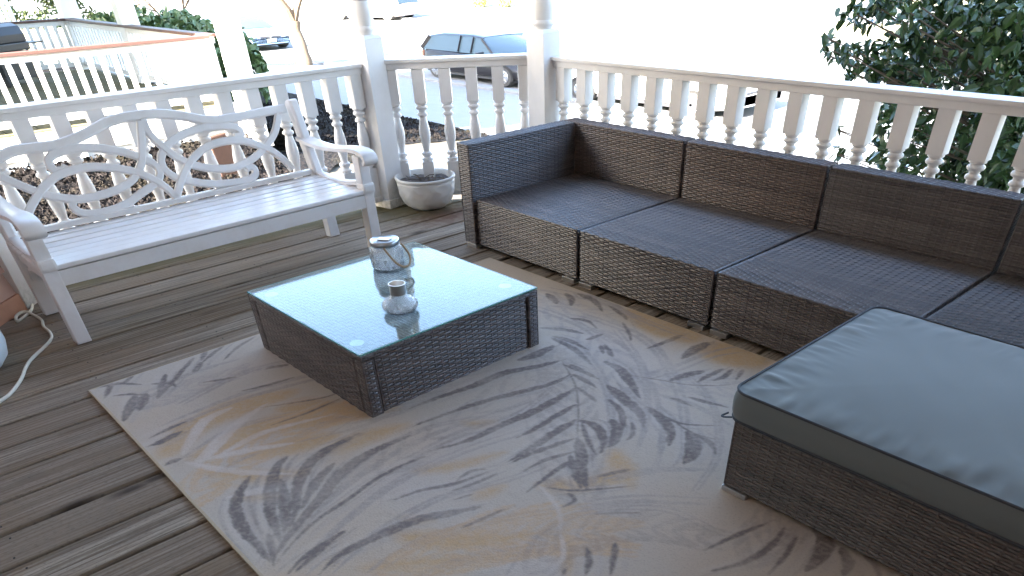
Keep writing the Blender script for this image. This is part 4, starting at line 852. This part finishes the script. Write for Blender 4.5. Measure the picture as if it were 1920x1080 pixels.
# ------------------------------------------------------------------ plant pot
pt = tag(empty('plant_pot', (-4.785, 3.175, 0)), 'white embossed plant pot holding only dry soil, by the post', 'pot')
prof = [(.118,0),(.134,.004),(.160,.022),(.184,.052),(.200,.086),(.208,.12),(.212,.15),(.214,.172),(.222,.176),(.227,.183),(.225,.191),(.219,.194),(.211,.191),(.206,.172),(.200,.14)]
P = []; F = []; n = 120; zs = []
pp2 = []
for (r0, z0), (r1, z1) in zip(prof[:-1], prof[1:]):
    k = 4 if z1 > z0 and z0 < .16 else 1
    for q in range(k): pp2.append((r0+(r1-r0)*q/k, z0+(z1-z0)*q/k, len(pp2)))
pp2.append((*prof[-1], 99))
for i, (r, z, _) in enumerate(pp2):
    for k in range(n):
        a = 2*math.pi*k/n; d = 0
        outer = i < len(pp2)-6
        if outer and .02 < z < .165:
            for s in (1, -1):
                ph = (a*9/math.pi*.5 + s*z*7.5) % 1.0; zz = (z*11 + (0 if s == 1 else .5)) % 1.0
                l = math.sin(math.pi*ph)**2 * math.sin(math.pi*zz); vein = abs(ph-.5) < .045
                d = max(d, l*(.55 if vein else 1.0))
        P.append(((r+d*.009)*math.cos(a), (r+d*.009)*math.sin(a), z))
for i in range(len(pp2)-1):
    for k in range(n): F.append((i*n+k, i*n+(k+1) % n, (i+1)*n+(k+1) % n, (i+1)*n+k))
F.append(tuple(range(n-1, -1, -1)))
MB().add(P, F).build('bowl', 'pot_ceramic', pt, smooth=True)
P = [(0, 0, .158)]; F = []
for ri in range(1, 12):
    for k in range(30):
        a = 2*math.pi*k/30; r = .203*ri/11; P.append((r*math.cos(a), r*math.sin(a), .150+random.uniform(0, .016)))
for k in range(30): F.append((0, 1+k, 1+(k+1) % 30))
for ri in range(10):
    for k in range(30): F.append((1+ri*30+k, 1+(ri+1)*30+k, 1+(ri+1)*30+(k+1) % 30, 1+ri*30+(k+1) % 30))
so = MB().add(P, F).build('soil', 'soil', pt)
b = MB()
for i in range(16):
    a, r = random.uniform(0, 6.3), random.uniform(0, .13); a2 = random.uniform(0, 6.3)
    p0 = Vector((r*math.cos(a), r*math.sin(a), .163)); p1 = p0 + Vector((math.cos(a2)*.07, math.sin(a2)*.07, random.uniform(.002, .02)))
    b.tube([p0, (p0+p1)/2+Vector((0, 0, .006)), p1], .0022, 5)
b.build('dead_stems', 'bark', pt); pt.scale = (1, 1, 1.12)

# ------------------------------------------------------------------ cord and tub by the house wall
cp = [(-4.88, .40, .02), (-4.80, .44, .010), (-4.70, .36, .008), (-4.64, .29, .008), (-4.70, .30, .014), (-4.76, .37, .014), (-4.66, .41, .008), (-4.52, .42, .008), (-4.40, .43, .008), (-4.30, .36, .008), (-4.13, .29, .008), (-3.96, .22, .008), (-3.80, .16, .008), (-3.72, .12, .008), (-3.6, .02, .008), (-3.4, -.3, .008), (-3.2, -.8, .008)]
tag(MB().tube(catmull([[-4.93, 0.5, 0.02], [-4.884, 0.451, 0.008], [-4.742, 0.407, 0.008], [-4.646, 0.337, 0.008], [-4.633, 0.311, 0.008], [-4.687, 0.328, 0.018], [-4.713, 0.374, 0.02], [-4.665, 0.4, 0.008], [-4.546, 0.414, 0.008], [-4.441, 0.399, 0.008], [-4.314, 0.402, 0.008], [-4.207, 0.37, 0.008], [-4.051, 0.252, 0.008], [-3.957, 0.202, 0.008], [-3.846, 0.159, 0.008], [-3.731, 0.094, 0.008], [-3.673, 0.035, 0.008], [-3.5, -0.2, 0.008], [-3.3, -0.9, 0.008]], 6), .0075, 8).build('power_cord', 'cord_white', smooth=True), 'white power cord looping across the deck from behind the bench leg', 'cord')
tbx = tag(empty('round_tub', (-4.135, -.02, 0)), 'rounded pale plastic tub cut off by the left edge of the photo', 'tub')
MB().lathe([(.12,0),(.16,.01),(.20,.05),(.218,.11),(.217,.17),(.20,.22),(.17,.26),(.12,.285),(.05,.30),(.03,.30)], n=40).build('body', 'tub_white', tbx, smooth=True)
MB().lathe([(.05,.3005),(.06,.306),(.045,.32),(.01,.324)], n=20).build('cap', 'tub_white', tbx, smooth=True)

# ------------------------------------------------------------------ vegetation
def leaf_pts(c, d, n_, l, w):
    s = d.cross(n_).normalized(); a = c - d*l/2; b = c + d*l/2
    return [a, c - d*l*.18 + s*w/2 + n_*w*.16, c + d*l*.2 + s*w*.42 + n_*w*.16, b - n_*l*.06, c + d*l*.2 - s*w*.42 + n_*w*.16, c - d*l*.18 - s*w/2 + n_*w*.16, c - n_*.001]
LF = [(0, 6, 1), (1, 6, 2), (2, 6, 3), (3, 6, 4), (4, 6, 5), (5, 6, 0)]
def rvec():
    while True:
        v = Vector((random.uniform(-1, 1), random.uniform(-1, 1), random.uniform(-1, 1)))
        if .05 < v.length < 1: return v.normalized()
def leaves(mbx, centres, l, w, droop=.25):
    for c in centres:
        d = (rvec() + Vector((-.15, -.1, -droop))).normalized(); n_ = (rvec() + Vector((0, -.2, .9))); n_ = (n_ - d*n_.dot(d)).normalized()
        k = random.uniform(.7, 1.2); mbx.add(leaf_pts(Vector(c), d, n_, l*k, w*k), LF)
HOLLY = [[-2.83,5.44,1.1,0.106,21],[-2.99,5.74,1.08,0.112,21],[-2.9,5.57,1.09,0.108,21],[-2.87,5.8,1.11,0.142,31],[-2.88,5.83,1.11,0.143,31],[-2.61,5.27,1.15,0.129,31],[-2.42,5.32,1.13,0.165,51],[-3.06,6.72,1.03,0.209,51],[-2.61,5.74,1.1,0.178,51],[-2.38,5.7,1.12,0.194,67],[-2.92,6.99,1.04,0.238,67],[-2.55,6.1,1.1,0.208,67],[-2.53,6.72,1.05,0.254,87],[-2.3,6.11,1.09,0.231,87],[-2.4,6.39,1.07,0.241,87],[-1.91,5.56,1.13,0.208,87],[-2.19,6.38,1.08,0.238,87],[-2.33,6.78,1.05,0.253,87],[-3.13,5.72,0.93,0.051,5],[-3.25,5.94,0.91,0.053,5],[-3.21,5.87,0.91,0.053,5],[-2.81,5.26,0.91,0.066,9],[-3.19,5.96,0.83,0.074,9],[-3.1,5.79,0.85,0.072,9],[-2.84,5.5,0.87,0.078,12],[-2.7,5.23,0.9,0.074,12],[-3.13,6.07,0.81,0.086,12],[-3.11,5.67,0.84,0.041,3],[-3.25,5.92,0.82,0.043,3],[-3.33,6.08,0.8,0.044,3],[-2.92,5.91,0.82,0.104,21],[-3.02,6.12,0.8,0.108,21],[-2.76,5.59,0.85,0.098,21],[-2.82,6.0,0.83,0.115,24],[-2.66,5.64,0.87,0.108,24],[-2.89,6.14,0.82,0.117,24],[-3.05,6.79,0.77,0.152,37],[-2.45,5.47,0.91,0.123,37],[-2.48,5.53,0.91,0.124,37],[-2.39,5.67,0.97,0.164,61],[-2.92,6.94,0.86,0.201,61],[-2.54,6.04,0.94,0.175,61],[-2.7,6.37,0.74,0.185,57],[-2.47,5.81,0.81,0.169,57],[-2.62,6.16,0.77,0.179,57],[-2.66,5.59,0.79,0.107,24],[-2.64,5.55,0.79,0.107,24],[-2.75,5.79,0.76,0.111,24],[-2.91,5.78,0.73,0.082,13],[-3.07,6.1,0.69,0.086,13],[-2.96,5.88,0.72,0.083,13],[-2.74,6.13,0.7,0.148,34],[-2.71,6.06,0.71,0.147,34],[-2.77,6.19,0.69,0.15,34],[-2.51,6.44,0.88,0.245,101],[-2.17,5.58,0.96,0.212,101],[-2.63,6.76,0.85,0.257,101],[-2.58,6.94,0.63,0.263,101],[-2.55,6.84,0.64,0.259,101],[-2.33,6.27,0.71,0.237,101],[-2.26,6.51,0.85,0.271,121],[-1.97,5.66,0.94,0.236,121],[-2.33,6.71,0.83,0.28,121],[-2.03,6.28,0.67,0.26,121],[-1.87,5.78,0.73,0.24,121],[-1.75,5.41,0.78,0.224,121],[-2.73,6.75,0.56,0.207,51],[-2.83,6.98,0.53,0.214,51],[-2.21,5.45,0.74,0.167,51],[-2.17,6.66,0.94,0.275,101],[-1.95,6.0,0.99,0.248,101],[-1.81,5.56,1.03,0.23,101],[-1.75,5.8,0.83,0.239,101],[-1.99,6.61,0.73,0.272,101],[-2.05,6.78,0.71,0.279,101],[-2.32,5.24,0.58,0.073,14],[-2.58,5.82,0.48,0.081,14],[-2.32,5.25,0.58,0.073,14],[-2.66,5.92,0.37,0.072,9],[-2.48,5.53,0.44,0.067,9],[-2.73,6.08,0.34,0.074,9],[-2.98,6.97,0.31,0.132,27],[-2.63,6.16,0.45,0.117,27],[-2.99,7.0,0.3,0.133,27],[-2.35,5.83,0.43,0.14,41],[-2.19,5.43,0.5,0.13,41],[-2.55,6.32,0.34,0.152,41],[-2.27,5.23,0.38,0.091,17],[-2.35,5.4,0.35,0.094,17],[-2.44,5.61,0.3,0.098,17],[-2.59,6.34,0.07,0.164,37],[-2.28,5.57,0.24,0.144,37],[-2.2,5.37,0.29,0.139,37],[-2.58,6.78,0.09,0.208,67],[-2.22,5.83,0.28,0.179,67],[-2.64,6.93,0.05,0.213,67],[-3.07,6.1,0.3,0.043,3],[-2.81,5.58,0.4,0.04,3],[-2.85,5.66,0.38,0.04,3],[-2.85,5.72,0.21,0.061,5],[-2.92,5.84,0.18,0.063,5],[-2.89,5.8,0.2,0.062,5],[-2.25,6.25,0.39,0.211,87],[-2.28,6.35,0.37,0.214,87],[-2.48,6.9,0.27,0.233,87],[-2.1,6.16,0.21,0.208,87],[-2.06,6.03,0.23,0.204,87],[-2.23,6.53,0.13,0.22,87],[-1.82,5.7,0.45,0.214,107],[-1.86,5.81,0.43,0.218,107],[-2.23,6.96,0.22,0.262,107],[-1.85,6.19,0.13,0.233,101],[-1.87,6.23,0.12,0.234,101],[-1.59,5.32,0.32,0.2,101],[-1.79,6.01,0.5,0.249,114],[-1.87,6.29,0.46,0.26,114],[-1.59,5.33,0.61,0.221,114],[-1.73,6.35,0.23,0.262,114],[-1.74,6.38,0.22,0.264,114],[-1.47,5.4,0.42,0.223,114],[-2.28,6.37,-0.0,0.217,54],[-2.18,6.09,0.06,0.208,54],[-2.31,6.46,-0.02,0.22,54],[-1.82,5.9,0.05,0.199,67],[-2.01,6.5,-0.1,0.219,67],[-2.02,6.55,-0.11,0.221,67],[-1.41,5.34,0.16,0.222,81],[-1.43,5.4,0.15,0.225,81],[-1.7,6.45,-0.11,0.269,81],[-2.77,6.16,0.47,0.064,7],[-2.45,5.45,0.58,0.057,7],[-2.54,5.66,0.55,0.059,7],[-2.58,5.79,0.2,0.061,7],[-2.46,5.52,0.26,0.058,7],[-2.48,5.56,0.25,0.058,7],[-1.75,5.83,1.01,0.287,81],[-1.78,5.93,1.01,0.292,81],[-1.89,6.31,0.97,0.311,81],[-1.61,5.81,0.69,0.286,87],[-1.64,5.94,0.68,0.292,87],[-1.83,6.61,0.59,0.325,87],[-1.31,5.35,0.5,0.263,81],[-1.54,6.27,0.34,0.308,81],[-1.61,6.55,0.28,0.322,81],[-2.41,5.83,1.24,0.297,67],[-2.35,5.68,1.24,0.289,67],[-2.76,6.67,1.2,0.34,67],[-2.05,5.71,1.27,0.285,87],[-2.02,5.62,1.27,0.281,87],[-2.17,6.04,1.26,0.302,87],[-2.8,5.9,1.22,0.205,37],[-2.52,5.3,1.24,0.184,37],[-2.62,5.52,1.23,0.192,37]]
TB = Vector((-.9, 6.4, gz(0, 6.4)))
hol = tag(empty('holly_tree', TB), 'dark glossy broadleaf evergreen tree beyond the railing at the upper right', 'tree')
tr = MB(); tr.tube([(0, 0, 0), (.03, .02, .9), (-.02, 0, 1.9), (.05, .03, 3.0), (.02, 0, 4.4)], [.15, .12, .10, .07, .03], 10); tr.build('trunk', 'bark', hol, smooth=True)
br = MB(); cent = []
for cx, cy, cz, r, n in HOLLY:
    c = Vector((cx, cy, cz)) - TB
    if random.random() < .5:
        z0 = max(.3, c.z*.55 + random.uniform(-.1, .2)); br.tube(catmull([(0, 0, z0), (c.x*.5, c.y*.5, z0+(c.z-z0)*.45+.05), c], 3), [.014]*3 + [.009]*2 + [.004]*2, 5)
    for _ in range(int(n*(.6 if cx < -1.9 else .8))):
        v = rvec()*r*(random.random()**.45); cent.append(c + v)
br.build('branches', 'bark', hol, smooth=True)
back = []
for _ in range(3600):   # the body of the crown behind and above what shows
    v = rvec()*(random.random()**.4); back.append(Vector((1.35+v.x*1.3, .85+v.y*.95, 2.2+v.z*2.3)))
cent.sort(key=lambda c: (c.x + TB.x) + .2*c.y)
near = cent[:300]
lp = MB().add(leaf_pts(Vector((0, 0, 0)), Vector((1, 0, 0)), Vector((0, 0, 1)), .095, .046), LF).mesh('leaf', 'holly_leaf')
for c in near:
    o = put('leaf', lp, hol, c); d = (rvec() + Vector((-.15, -.1, -.25))).normalized(); o.rotation_mode = 'QUATERNION'; o.rotation_quaternion = d.to_track_quat('X', 'Z') ; s = random.uniform(.75, 1.15); o.scale = (s, s, s)
lm = MB(); leaves(lm, cent[300:], .095, .046); leaves(lm, back, .12, .06)
tag(lm.build('crown', 'holly_leaf', hol), kind='stuff')

def bush(name, loc, pts, mat, l, w, label, cat, group=None, stem=None):
    r = tag(empty(name, loc), label, cat, group)
    b = MB(); leaves(b, pts, l, w, 0.0); tag(b.build('crown', mat, r), kind='stuff')
    if stem: stem(r)
    return r
# clipped hedge
hp = []
for _ in range(9000):
    x = random.uniform(-4.3, 4.1); a = random.uniform(0, math.pi); rad = random.uniform(.78, 1.02)
    taper = 1 if x < 3.2 else math.sqrt(max(0, 1-((x-3.2)/1.0)**2)); h = (1.62 + .16*math.sin(x*1.7) + .1*math.sin(x*4.1))*(.55+.45*taper)
    if random.random() < .55: hp.append((x, .85*math.cos(a)*rad*taper, max(.05, h*math.sin(a)**.6*rad)))
    else: hp.append((x, -.85*taper*random.uniform(.85, 1.03), random.uniform(0, h*.9)))
def hstem(r):
    b = MB()
    for x in np.linspace(-3.8, 3.6, 9): b.tube([(x, 0, -.1), (x+.1, .05, .7), (x-.05, 0, 1.2)], [.05, .035, .02], 6)
    b.build('stems', 'bark', r)
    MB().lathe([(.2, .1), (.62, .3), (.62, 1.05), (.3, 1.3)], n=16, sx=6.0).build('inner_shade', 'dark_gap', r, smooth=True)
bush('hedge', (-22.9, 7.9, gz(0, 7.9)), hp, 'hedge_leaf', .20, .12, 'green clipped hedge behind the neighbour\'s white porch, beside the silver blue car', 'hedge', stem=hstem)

# bare trees
def bare(name, base, h, label, seed, buds=True, spread=.55, r0=.16, nfork=4, sxy=1.35):
    random.seed(seed); r = tag(empty(name, base), label, 'tree'); tips = []
    tk = MB(); bb = MB()
    fork = Vector((-.18, .05, h*.36))
    tk.tube(catmull([(0, 0, -.1), (-.04, .02, h*.14), (-.22, 0, h*.25), fork], 4), [r0*1.25]*3+[r0]*6+[r0*.85]*4, 10)
    def grow(p, d, ln, rd, dep):
        q = p + d*ln; mid = p + d*ln*.5 + rvec()*ln*.07
        bb.tube([p, mid, q], [rd, rd*.8, rd*.62], 6 if rd > .03 else 4, cap=False)
        if dep == 0: tips.append(q); return
        for _ in range(3 if dep > 1 else 2):
            nd = (d + rvec()*.55 + Vector((0, 0, .12))); nd.x *= 1.1; nd.y *= 1.1; grow(q, nd.normalized(), ln*random.uniform(.62, .82), rd*.62, dep-1)
        if dep <= 2: tips.append(q)
    for i in range(nfork):
        a = 2*math.pi*i/nfork + .4; d = Vector((math.cos(a)*spread*sxy, math.sin(a)*spread*sxy, 1)).normalized()
        grow(fork - Vector((0, 0, .03)), d, h*.24, r0*.55, 4)
    tk.build('trunk', 'bark', r, smooth=True); tag(bb.build('branches', 'bark', r), kind='stuff')
    if buds:
        b = MB(); leaves(b, [t + rvec()*.12 for t in tips for _ in range(3)], .09, .05, 0); tag(b.build('buds', 'bud_leaf', r), kind='stuff')
    return r
bare('bare_tree', (-33.0, 16.5, gz(0, 16.5)), 4.2, 'bare budding tree with a forked trunk at the kerb, right of the silver blue car', 11, r0=.30)
bare('bare_shrub', (-27.2, 9.6, gz(0, 9.6)), 3.3, 'bare twiggy small tree rising behind the left part of the hedge', 12, r0=.07, spread=.7)
random.seed(21)
# conifers at the top left
for (x, y, z0, h, rr, lab) in ((-30.5, 5.2, -1.0, 5.0, 1.3, 'loose green conifer left of the neighbour\'s far white column'), (-31.5, 7.7, -1.2, 5.4, 1.0, 'loose green conifer right of the neighbour\'s far white column')):
    pts = []
    for _ in range(2600):
        t = random.random(); a = random.uniform(0, 6.28); lay = .75 + .25*math.sin(t*34); r_ = rr*(1.05-t)*lay*random.uniform(.5, 1.05)*1.3; pts.append((math.cos(a)*r_, math.sin(a)*r_, h*(.22+.78*t) - r_*.15))
    def st(r, h=h):
        MB().tube([(0, 0, 0), (.02, 0, h*.5), (0, 0, h*.98)], [.13, .09, .02], 8).build('trunk', 'bark', r, smooth=True)
    bush('conifer_tree', (x, y, z0), pts, 'conifer_leaf', .24, .07, lab, 'tree', 'conifers behind the neighbouring porch', st)
# yellowish shrubs on the far lawn
for (x, y, h, rr, lab) in ((-57.0, 45.4, 2.1, .75, 'left yellow green columnar shrub on the far lawn'), (-55.0, 46.3, 2.4, .9, 'right yellow green columnar shrub on the far lawn')):
    pts = []
    for _ in range(900):
        t = random.random(); a = random.uniform(0, 6.28); r_ = rr*math.sin(math.pi*(t*.85+.15))**.7*random.uniform(.6, 1.05); pts.append((math.cos(a)*r_, math.sin(a)*r_, h*t))
    bush('columnar_shrub', (x, y, -2.19), pts, 'yellow_leaf', .22, .12, lab, 'shrub', 'yellow shrubs on the far lawn', lambda r: MB().tube([(0, 0, 0), (0, 0, 1.6)], .08, 6).build('stem', 'bark', r))

# ------------------------------------------------------------------ cars
def car(loc, rz, label, pm, L=4.4, W=1.78, H=1.42, kind='sedan', sh=1.5, sv=.92, plate=False, glass='car_glass'):
    r = tag(empty('parked_car', loc, rz), label, 'car', 'cars parked on the street')
    S = lambda p: (p[0]*sh, p[1]*sh, p[2]*sv)
    hw = W/2
    def loft(rows, name, mat, parent=r):
        P = []; F = []; n = len(rows[0])
        for row in rows: P += [S(p) for p in row]
        for i in range(len(rows)-1):
            for k in range(n-1): F.append((i*n+k, i*n+k+1, (i+1)*n+k+1, (i+1)*n+k))
        F.append(tuple(range(n))); F.append(tuple((len(rows)-1)*n+k for k in range(n)))
        return MB().add(P, F).build(name, mat, parent, smooth=True)
    h = L/2
    if kind == 'suv': tops = [(-h, .70), (-h+.06, .98), (-h+.5, 1.02), (-h+1.4, 1.0), (0, .98), (h-1.35, .98), (h-1.0, .96), (h-.5, .90), (h-.15, .76), (h, .58)]
    elif kind == 'hatch': tops = [(-h, .62), (-h+.06, .92), (-h+.4, .97), (-h+1.2, .95), (0, .92), (h-1.35, .90), (h-.9, .86), (h-.45, .78), (h-.12, .66), (h, .50)]
    else: tops = [(-h, .60), (-h+.07, .88), (-h+.55, .95), (-h+1.1, .95), (0, .92), (h-1.45, .90), (h-1.0, .86), (h-.5, .78), (h-.14, .66), (h, .50)]
    rows = []
    for x, zt in tops:
        e = max(0, (abs(x)-(h-.45))/.45); w = hw*(1-.20*e**2); zb = .20 + .10*e**2
        half = [(w*.80, zb), (w*.97, zb+.10), (w, zb+.28), (w*.985, zt-.16), (w*.90, zt-.03), (w*.55, zt+.012), (0, zt+.02)]
        row = [(x, y, z) for y, z in half] + [(x, -y, z) for y, z in reversed(half[:-1])]
        rows.append(row)
    loft(rows, 'body', pm)
    if kind == 'sedan': gh = [(-h+.55, .93, .93), (-h+1.25, .93, H-.06), (-h+1.7, .93, H), (-.05, .93, H+.01), (.35, .93, H-.03), (h-1.25, .90, .92)]
    elif kind == 'hatch': gh = [(-h+.12, .94, .95), (-h+.36, .94, H-.10), (-h+.9, .94, H), (-.1, .94, H+.01), (.35, .94, H-.04), (h-1.15, .89, .91)]
    else: gh = [(-h+.10, 1.0, 1.02), (-h+.35, 1.0, H-.06), (-h+1.0, 1.0, H), (-.1, 1.0, H+.01), (.4, 1.0, H-.05), (h-1.15, .95, .97)]
    rows = []
    for x, zb, zt in gh:
        f = (zt-zb)/(H-.93); wt = hw*(.90 - .17*f); half = [(hw*.91, zb-.01), (wt+.02, zt-.05 if zt-zb > .1 else zt-.005), (wt-.08, zt), (0, zt+.015)]
        rows.append([(x, y, z) for y, z in half] + [(x, -y, z) for y, z in reversed(half[:-1])])
    loft(rows, 'windows', glass)
    # roof skin and pillars in body paint
    rs = []
    for x, zb, zt in gh[1:-1]:
        wt = hw*(.90-.17*(zt-zb)/(H-.93)); rs.append([(x, wt+.028, zt-.07), (x, wt+.004, zt-.028), (x, wt-.08, zt+.008), (x, 0, zt+.024), (x, -(wt-.08), zt+.008), (x, -(wt+.004), zt-.028), (x, -(wt+.028), zt-.07)])
    loft(rs, 'roof', pm)
    for s in (1, -1):
        def gp(x, f):
            for a, b in zip(gh[:-1], gh[1:]):
                if a[0] <= x <= b[0]:
                    t = (x-a[0])/(b[0]-a[0]); zt = a[2]+(b[2]-a[2])*t; zb = a[1]+(b[1]-a[1])*t; break
            else: zb, zt = .92, .95
            ww = hw*(.90-.17*(zt-zb)/(H-.93))+.02; return (x, s*(hw*.91+(ww-hw*.91)*f+.008), zb+(zt-.05-zb)*f)
        for x in ((-.45, .05) if kind != 'suv' else (-.9, 0)):
            MB().beam(S(gp(x, 0)), S(gp(x, 1)), .075*sh, .02, up=(1, 0, 0)).build('pillar', pm, r)
        MB().beam(S(gp(gh[-1][0]-.02, 0)), S(gp(gh[-2][0], 1)), .05, .07, up=(0, 0, 1)).build('pillar', pm, r)
        MB().beam(S(gp(gh[0][0]+.05, 0)), S(gp(gh[1][0]+.05, 1)), .05, .16, up=(0, 0, 1)).build('pillar', pm, r)
        MB().obox(S((h-1.55, s*(hw+.08), .98)), .12*sh, .18*sh, .13*sv).build('mirror', pm, r, bevel=.03)
        hl = MB().obox(S((h-.20, s*hw*.70, .66)), .30*sh, .34*sh, .14*sv, rz=-s*.45); hl.build('headlight', 'lamp_glass', r, bevel=.03)
        MB().obox(S((-h+.10, s*hw*.80, .78)), .14*sh, .26*sh, .18*sv).build('tail_light', 'red_trim', r, bevel=.02)
        for xw in (h-.86, -h+.80):
            c = S((xw, s*(hw-.11), .325))
            arch = MB(); n = 22
            arch.add([(c[0]+.385*sh*math.cos(a), s*(hw+.006)*sh, (.325+.385*math.sin(a))*sv) for a in np.linspace(-.25, math.pi+.25, n)], [tuple(range(n))])
            arch.build('wheel_arch', 'dark_gap', r)
            wl = empty('wheel', c, 0, r)
            def disc(prof, nm, mt):
                P = []; F = []; n = 26
                for rr_, yy in prof:
                    for k in range(n): a = 2*math.pi*k/n; P.append((rr_*math.cos(a)*sh, s*yy*sh, rr_*math.sin(a)*sv))
                for i in range(len(prof)-1):
                    for k in range(n): F.append((i*n+k, i*n+(k+1) % n, (i+1)*n+(k+1) % n, (i+1)*n+k))
                F.append(tuple(range(n))); F.append(tuple((len(prof)-1)*n+k for k in range(n)))
                MB().add(P, F).build(nm, mt, wl, smooth=True)
            disc([(.30, -.10), (.325, -.07), (.325, .085), (.305, .118), (.215, .122)], 'tyre', 'rubber')
            sp = MB(); 
            for k in range(7):
                a = 2*math.pi*k/7; sp.beam((0, s*.125*sh, 0), (.20*math.cos(a)*sh, s*.125*sh, .20*math.sin(a)*sv), .05, .02, up=(0, 1, 0))
            sp.lathe([(.0, 0)], n=3) if False else None
            sp.build('spokes', 'chrome', wl)
            disc([(.19, .119), (.215, .124), (.205, .128)], 'rim', 'foot_metal')
    MB().obox(S((h-.045, 0, .36)), .06*sh, 1.0*sh, .12*sv).build('lower_grille', 'dark_plastic', r, bevel=.02)
    MB().obox(S((h-.075, 0, .60)), .06*sh, .75*sh, .10*sv).build('grille', 'dark_plastic', r, bevel=.02)
    MB().lathe([(.0, 0), (.07, 0), (.07, .03), (0, .03)], S((h-.02, 0, .60)), 12).build('badge', 'chrome', r)
    MB().box((-h+.5)*sh, -hw*.9*sh, .17*sv, (h-.5)*sh, hw*.9*sh, .26*sv).build('underbody', 'dark_plastic', r)
    if plate: MB().obox(S((h+.005, 0, .46)), .02, .32*sh, .13*sv).build('number_plate', 'plate', r)
    return r
SZ = -2.196
car((-44.2, 18.9, SZ), 0.02, 'silver blue sedan facing right, parked by the kerb beside the hedge', 'paint_silver_blue', plate=True)
car((-23.9, 19.65, SZ), 0.0, 'black hatchback parked beyond the short railing between the posts', 'paint_black', L=4.25, H=1.48, kind='hatch')
car((-15.6, 19.3, SZ), 0.0, 'white car parked beyond the wicker sofa, its wheels showing between the balusters', 'paint_white', L=4.5, H=1.38, kind='hatch', glass='skylit_glass')
car((-54.6, 33.6, SZ), R_(200), 'distant pale rose car across the street, half hidden by the left post', 'paint_rose', L=4.5, kind='suv', H=1.6)
car((-43.5, 60.5, -2.17), R_(10), 'farthest white car, only its underside showing at the top edge of the photo', 'paint_white', L=4.5, kind='suv', H=1.6)

# ------------------------------------------------------------------ small things in the neighbour's bed
sp_ = tag(MB().box(-.05, -.16, -.15, .05, .16, .56).build('timber_post', 'orange_wood', None, bevel=.015, loc=(-11.3, 4.12, -.97)), 'short orange brown timber post standing in the bark bed behind the bench', 'post')
sp_.rotation_euler = (R_(4), 0, R_(10))
def plaque(y, z, w, h, label, txt):
    r = tag(empty('sign_plate', (-12.66, y, z)), label, 'sign')
    MB().box(-.012, -w/2, -h/2, .012, w/2, h/2).build('plate', 'box_white', r, bevel=.004)
    cu = bpy.data.curves.new('t', 'FONT'); cu.body = txt; cu.size = h*.8; cu.extrude = .002; cu.align_x = 'CENTER'; cu.align_y = 'CENTER'
    to = bpy.data.objects.new('t', cu); COL.objects.link(to); dg = bpy.context.evaluated_depsgraph_get(); me = bpy.data.meshes.new_from_object(to.evaluated_get(dg)); bpy.data.objects.remove(to)
    me.materials.clear(); me.materials.append(M['black_print']); o = put('lettering', me, r, (.0145, 0, 0)); o.rotation_euler = (R_(90), 0, R_(90)); o.scale = (1.3, 1, 1)
plaque(1.93, -.625, .20, .15, 'small white house number plate reading 6 low on the neighbour\'s deck skirt', '6')
plaque(2.46, -.60, .46, .15, 'wide white plate low on the neighbour\'s deck skirt, right of the number 6', '...')
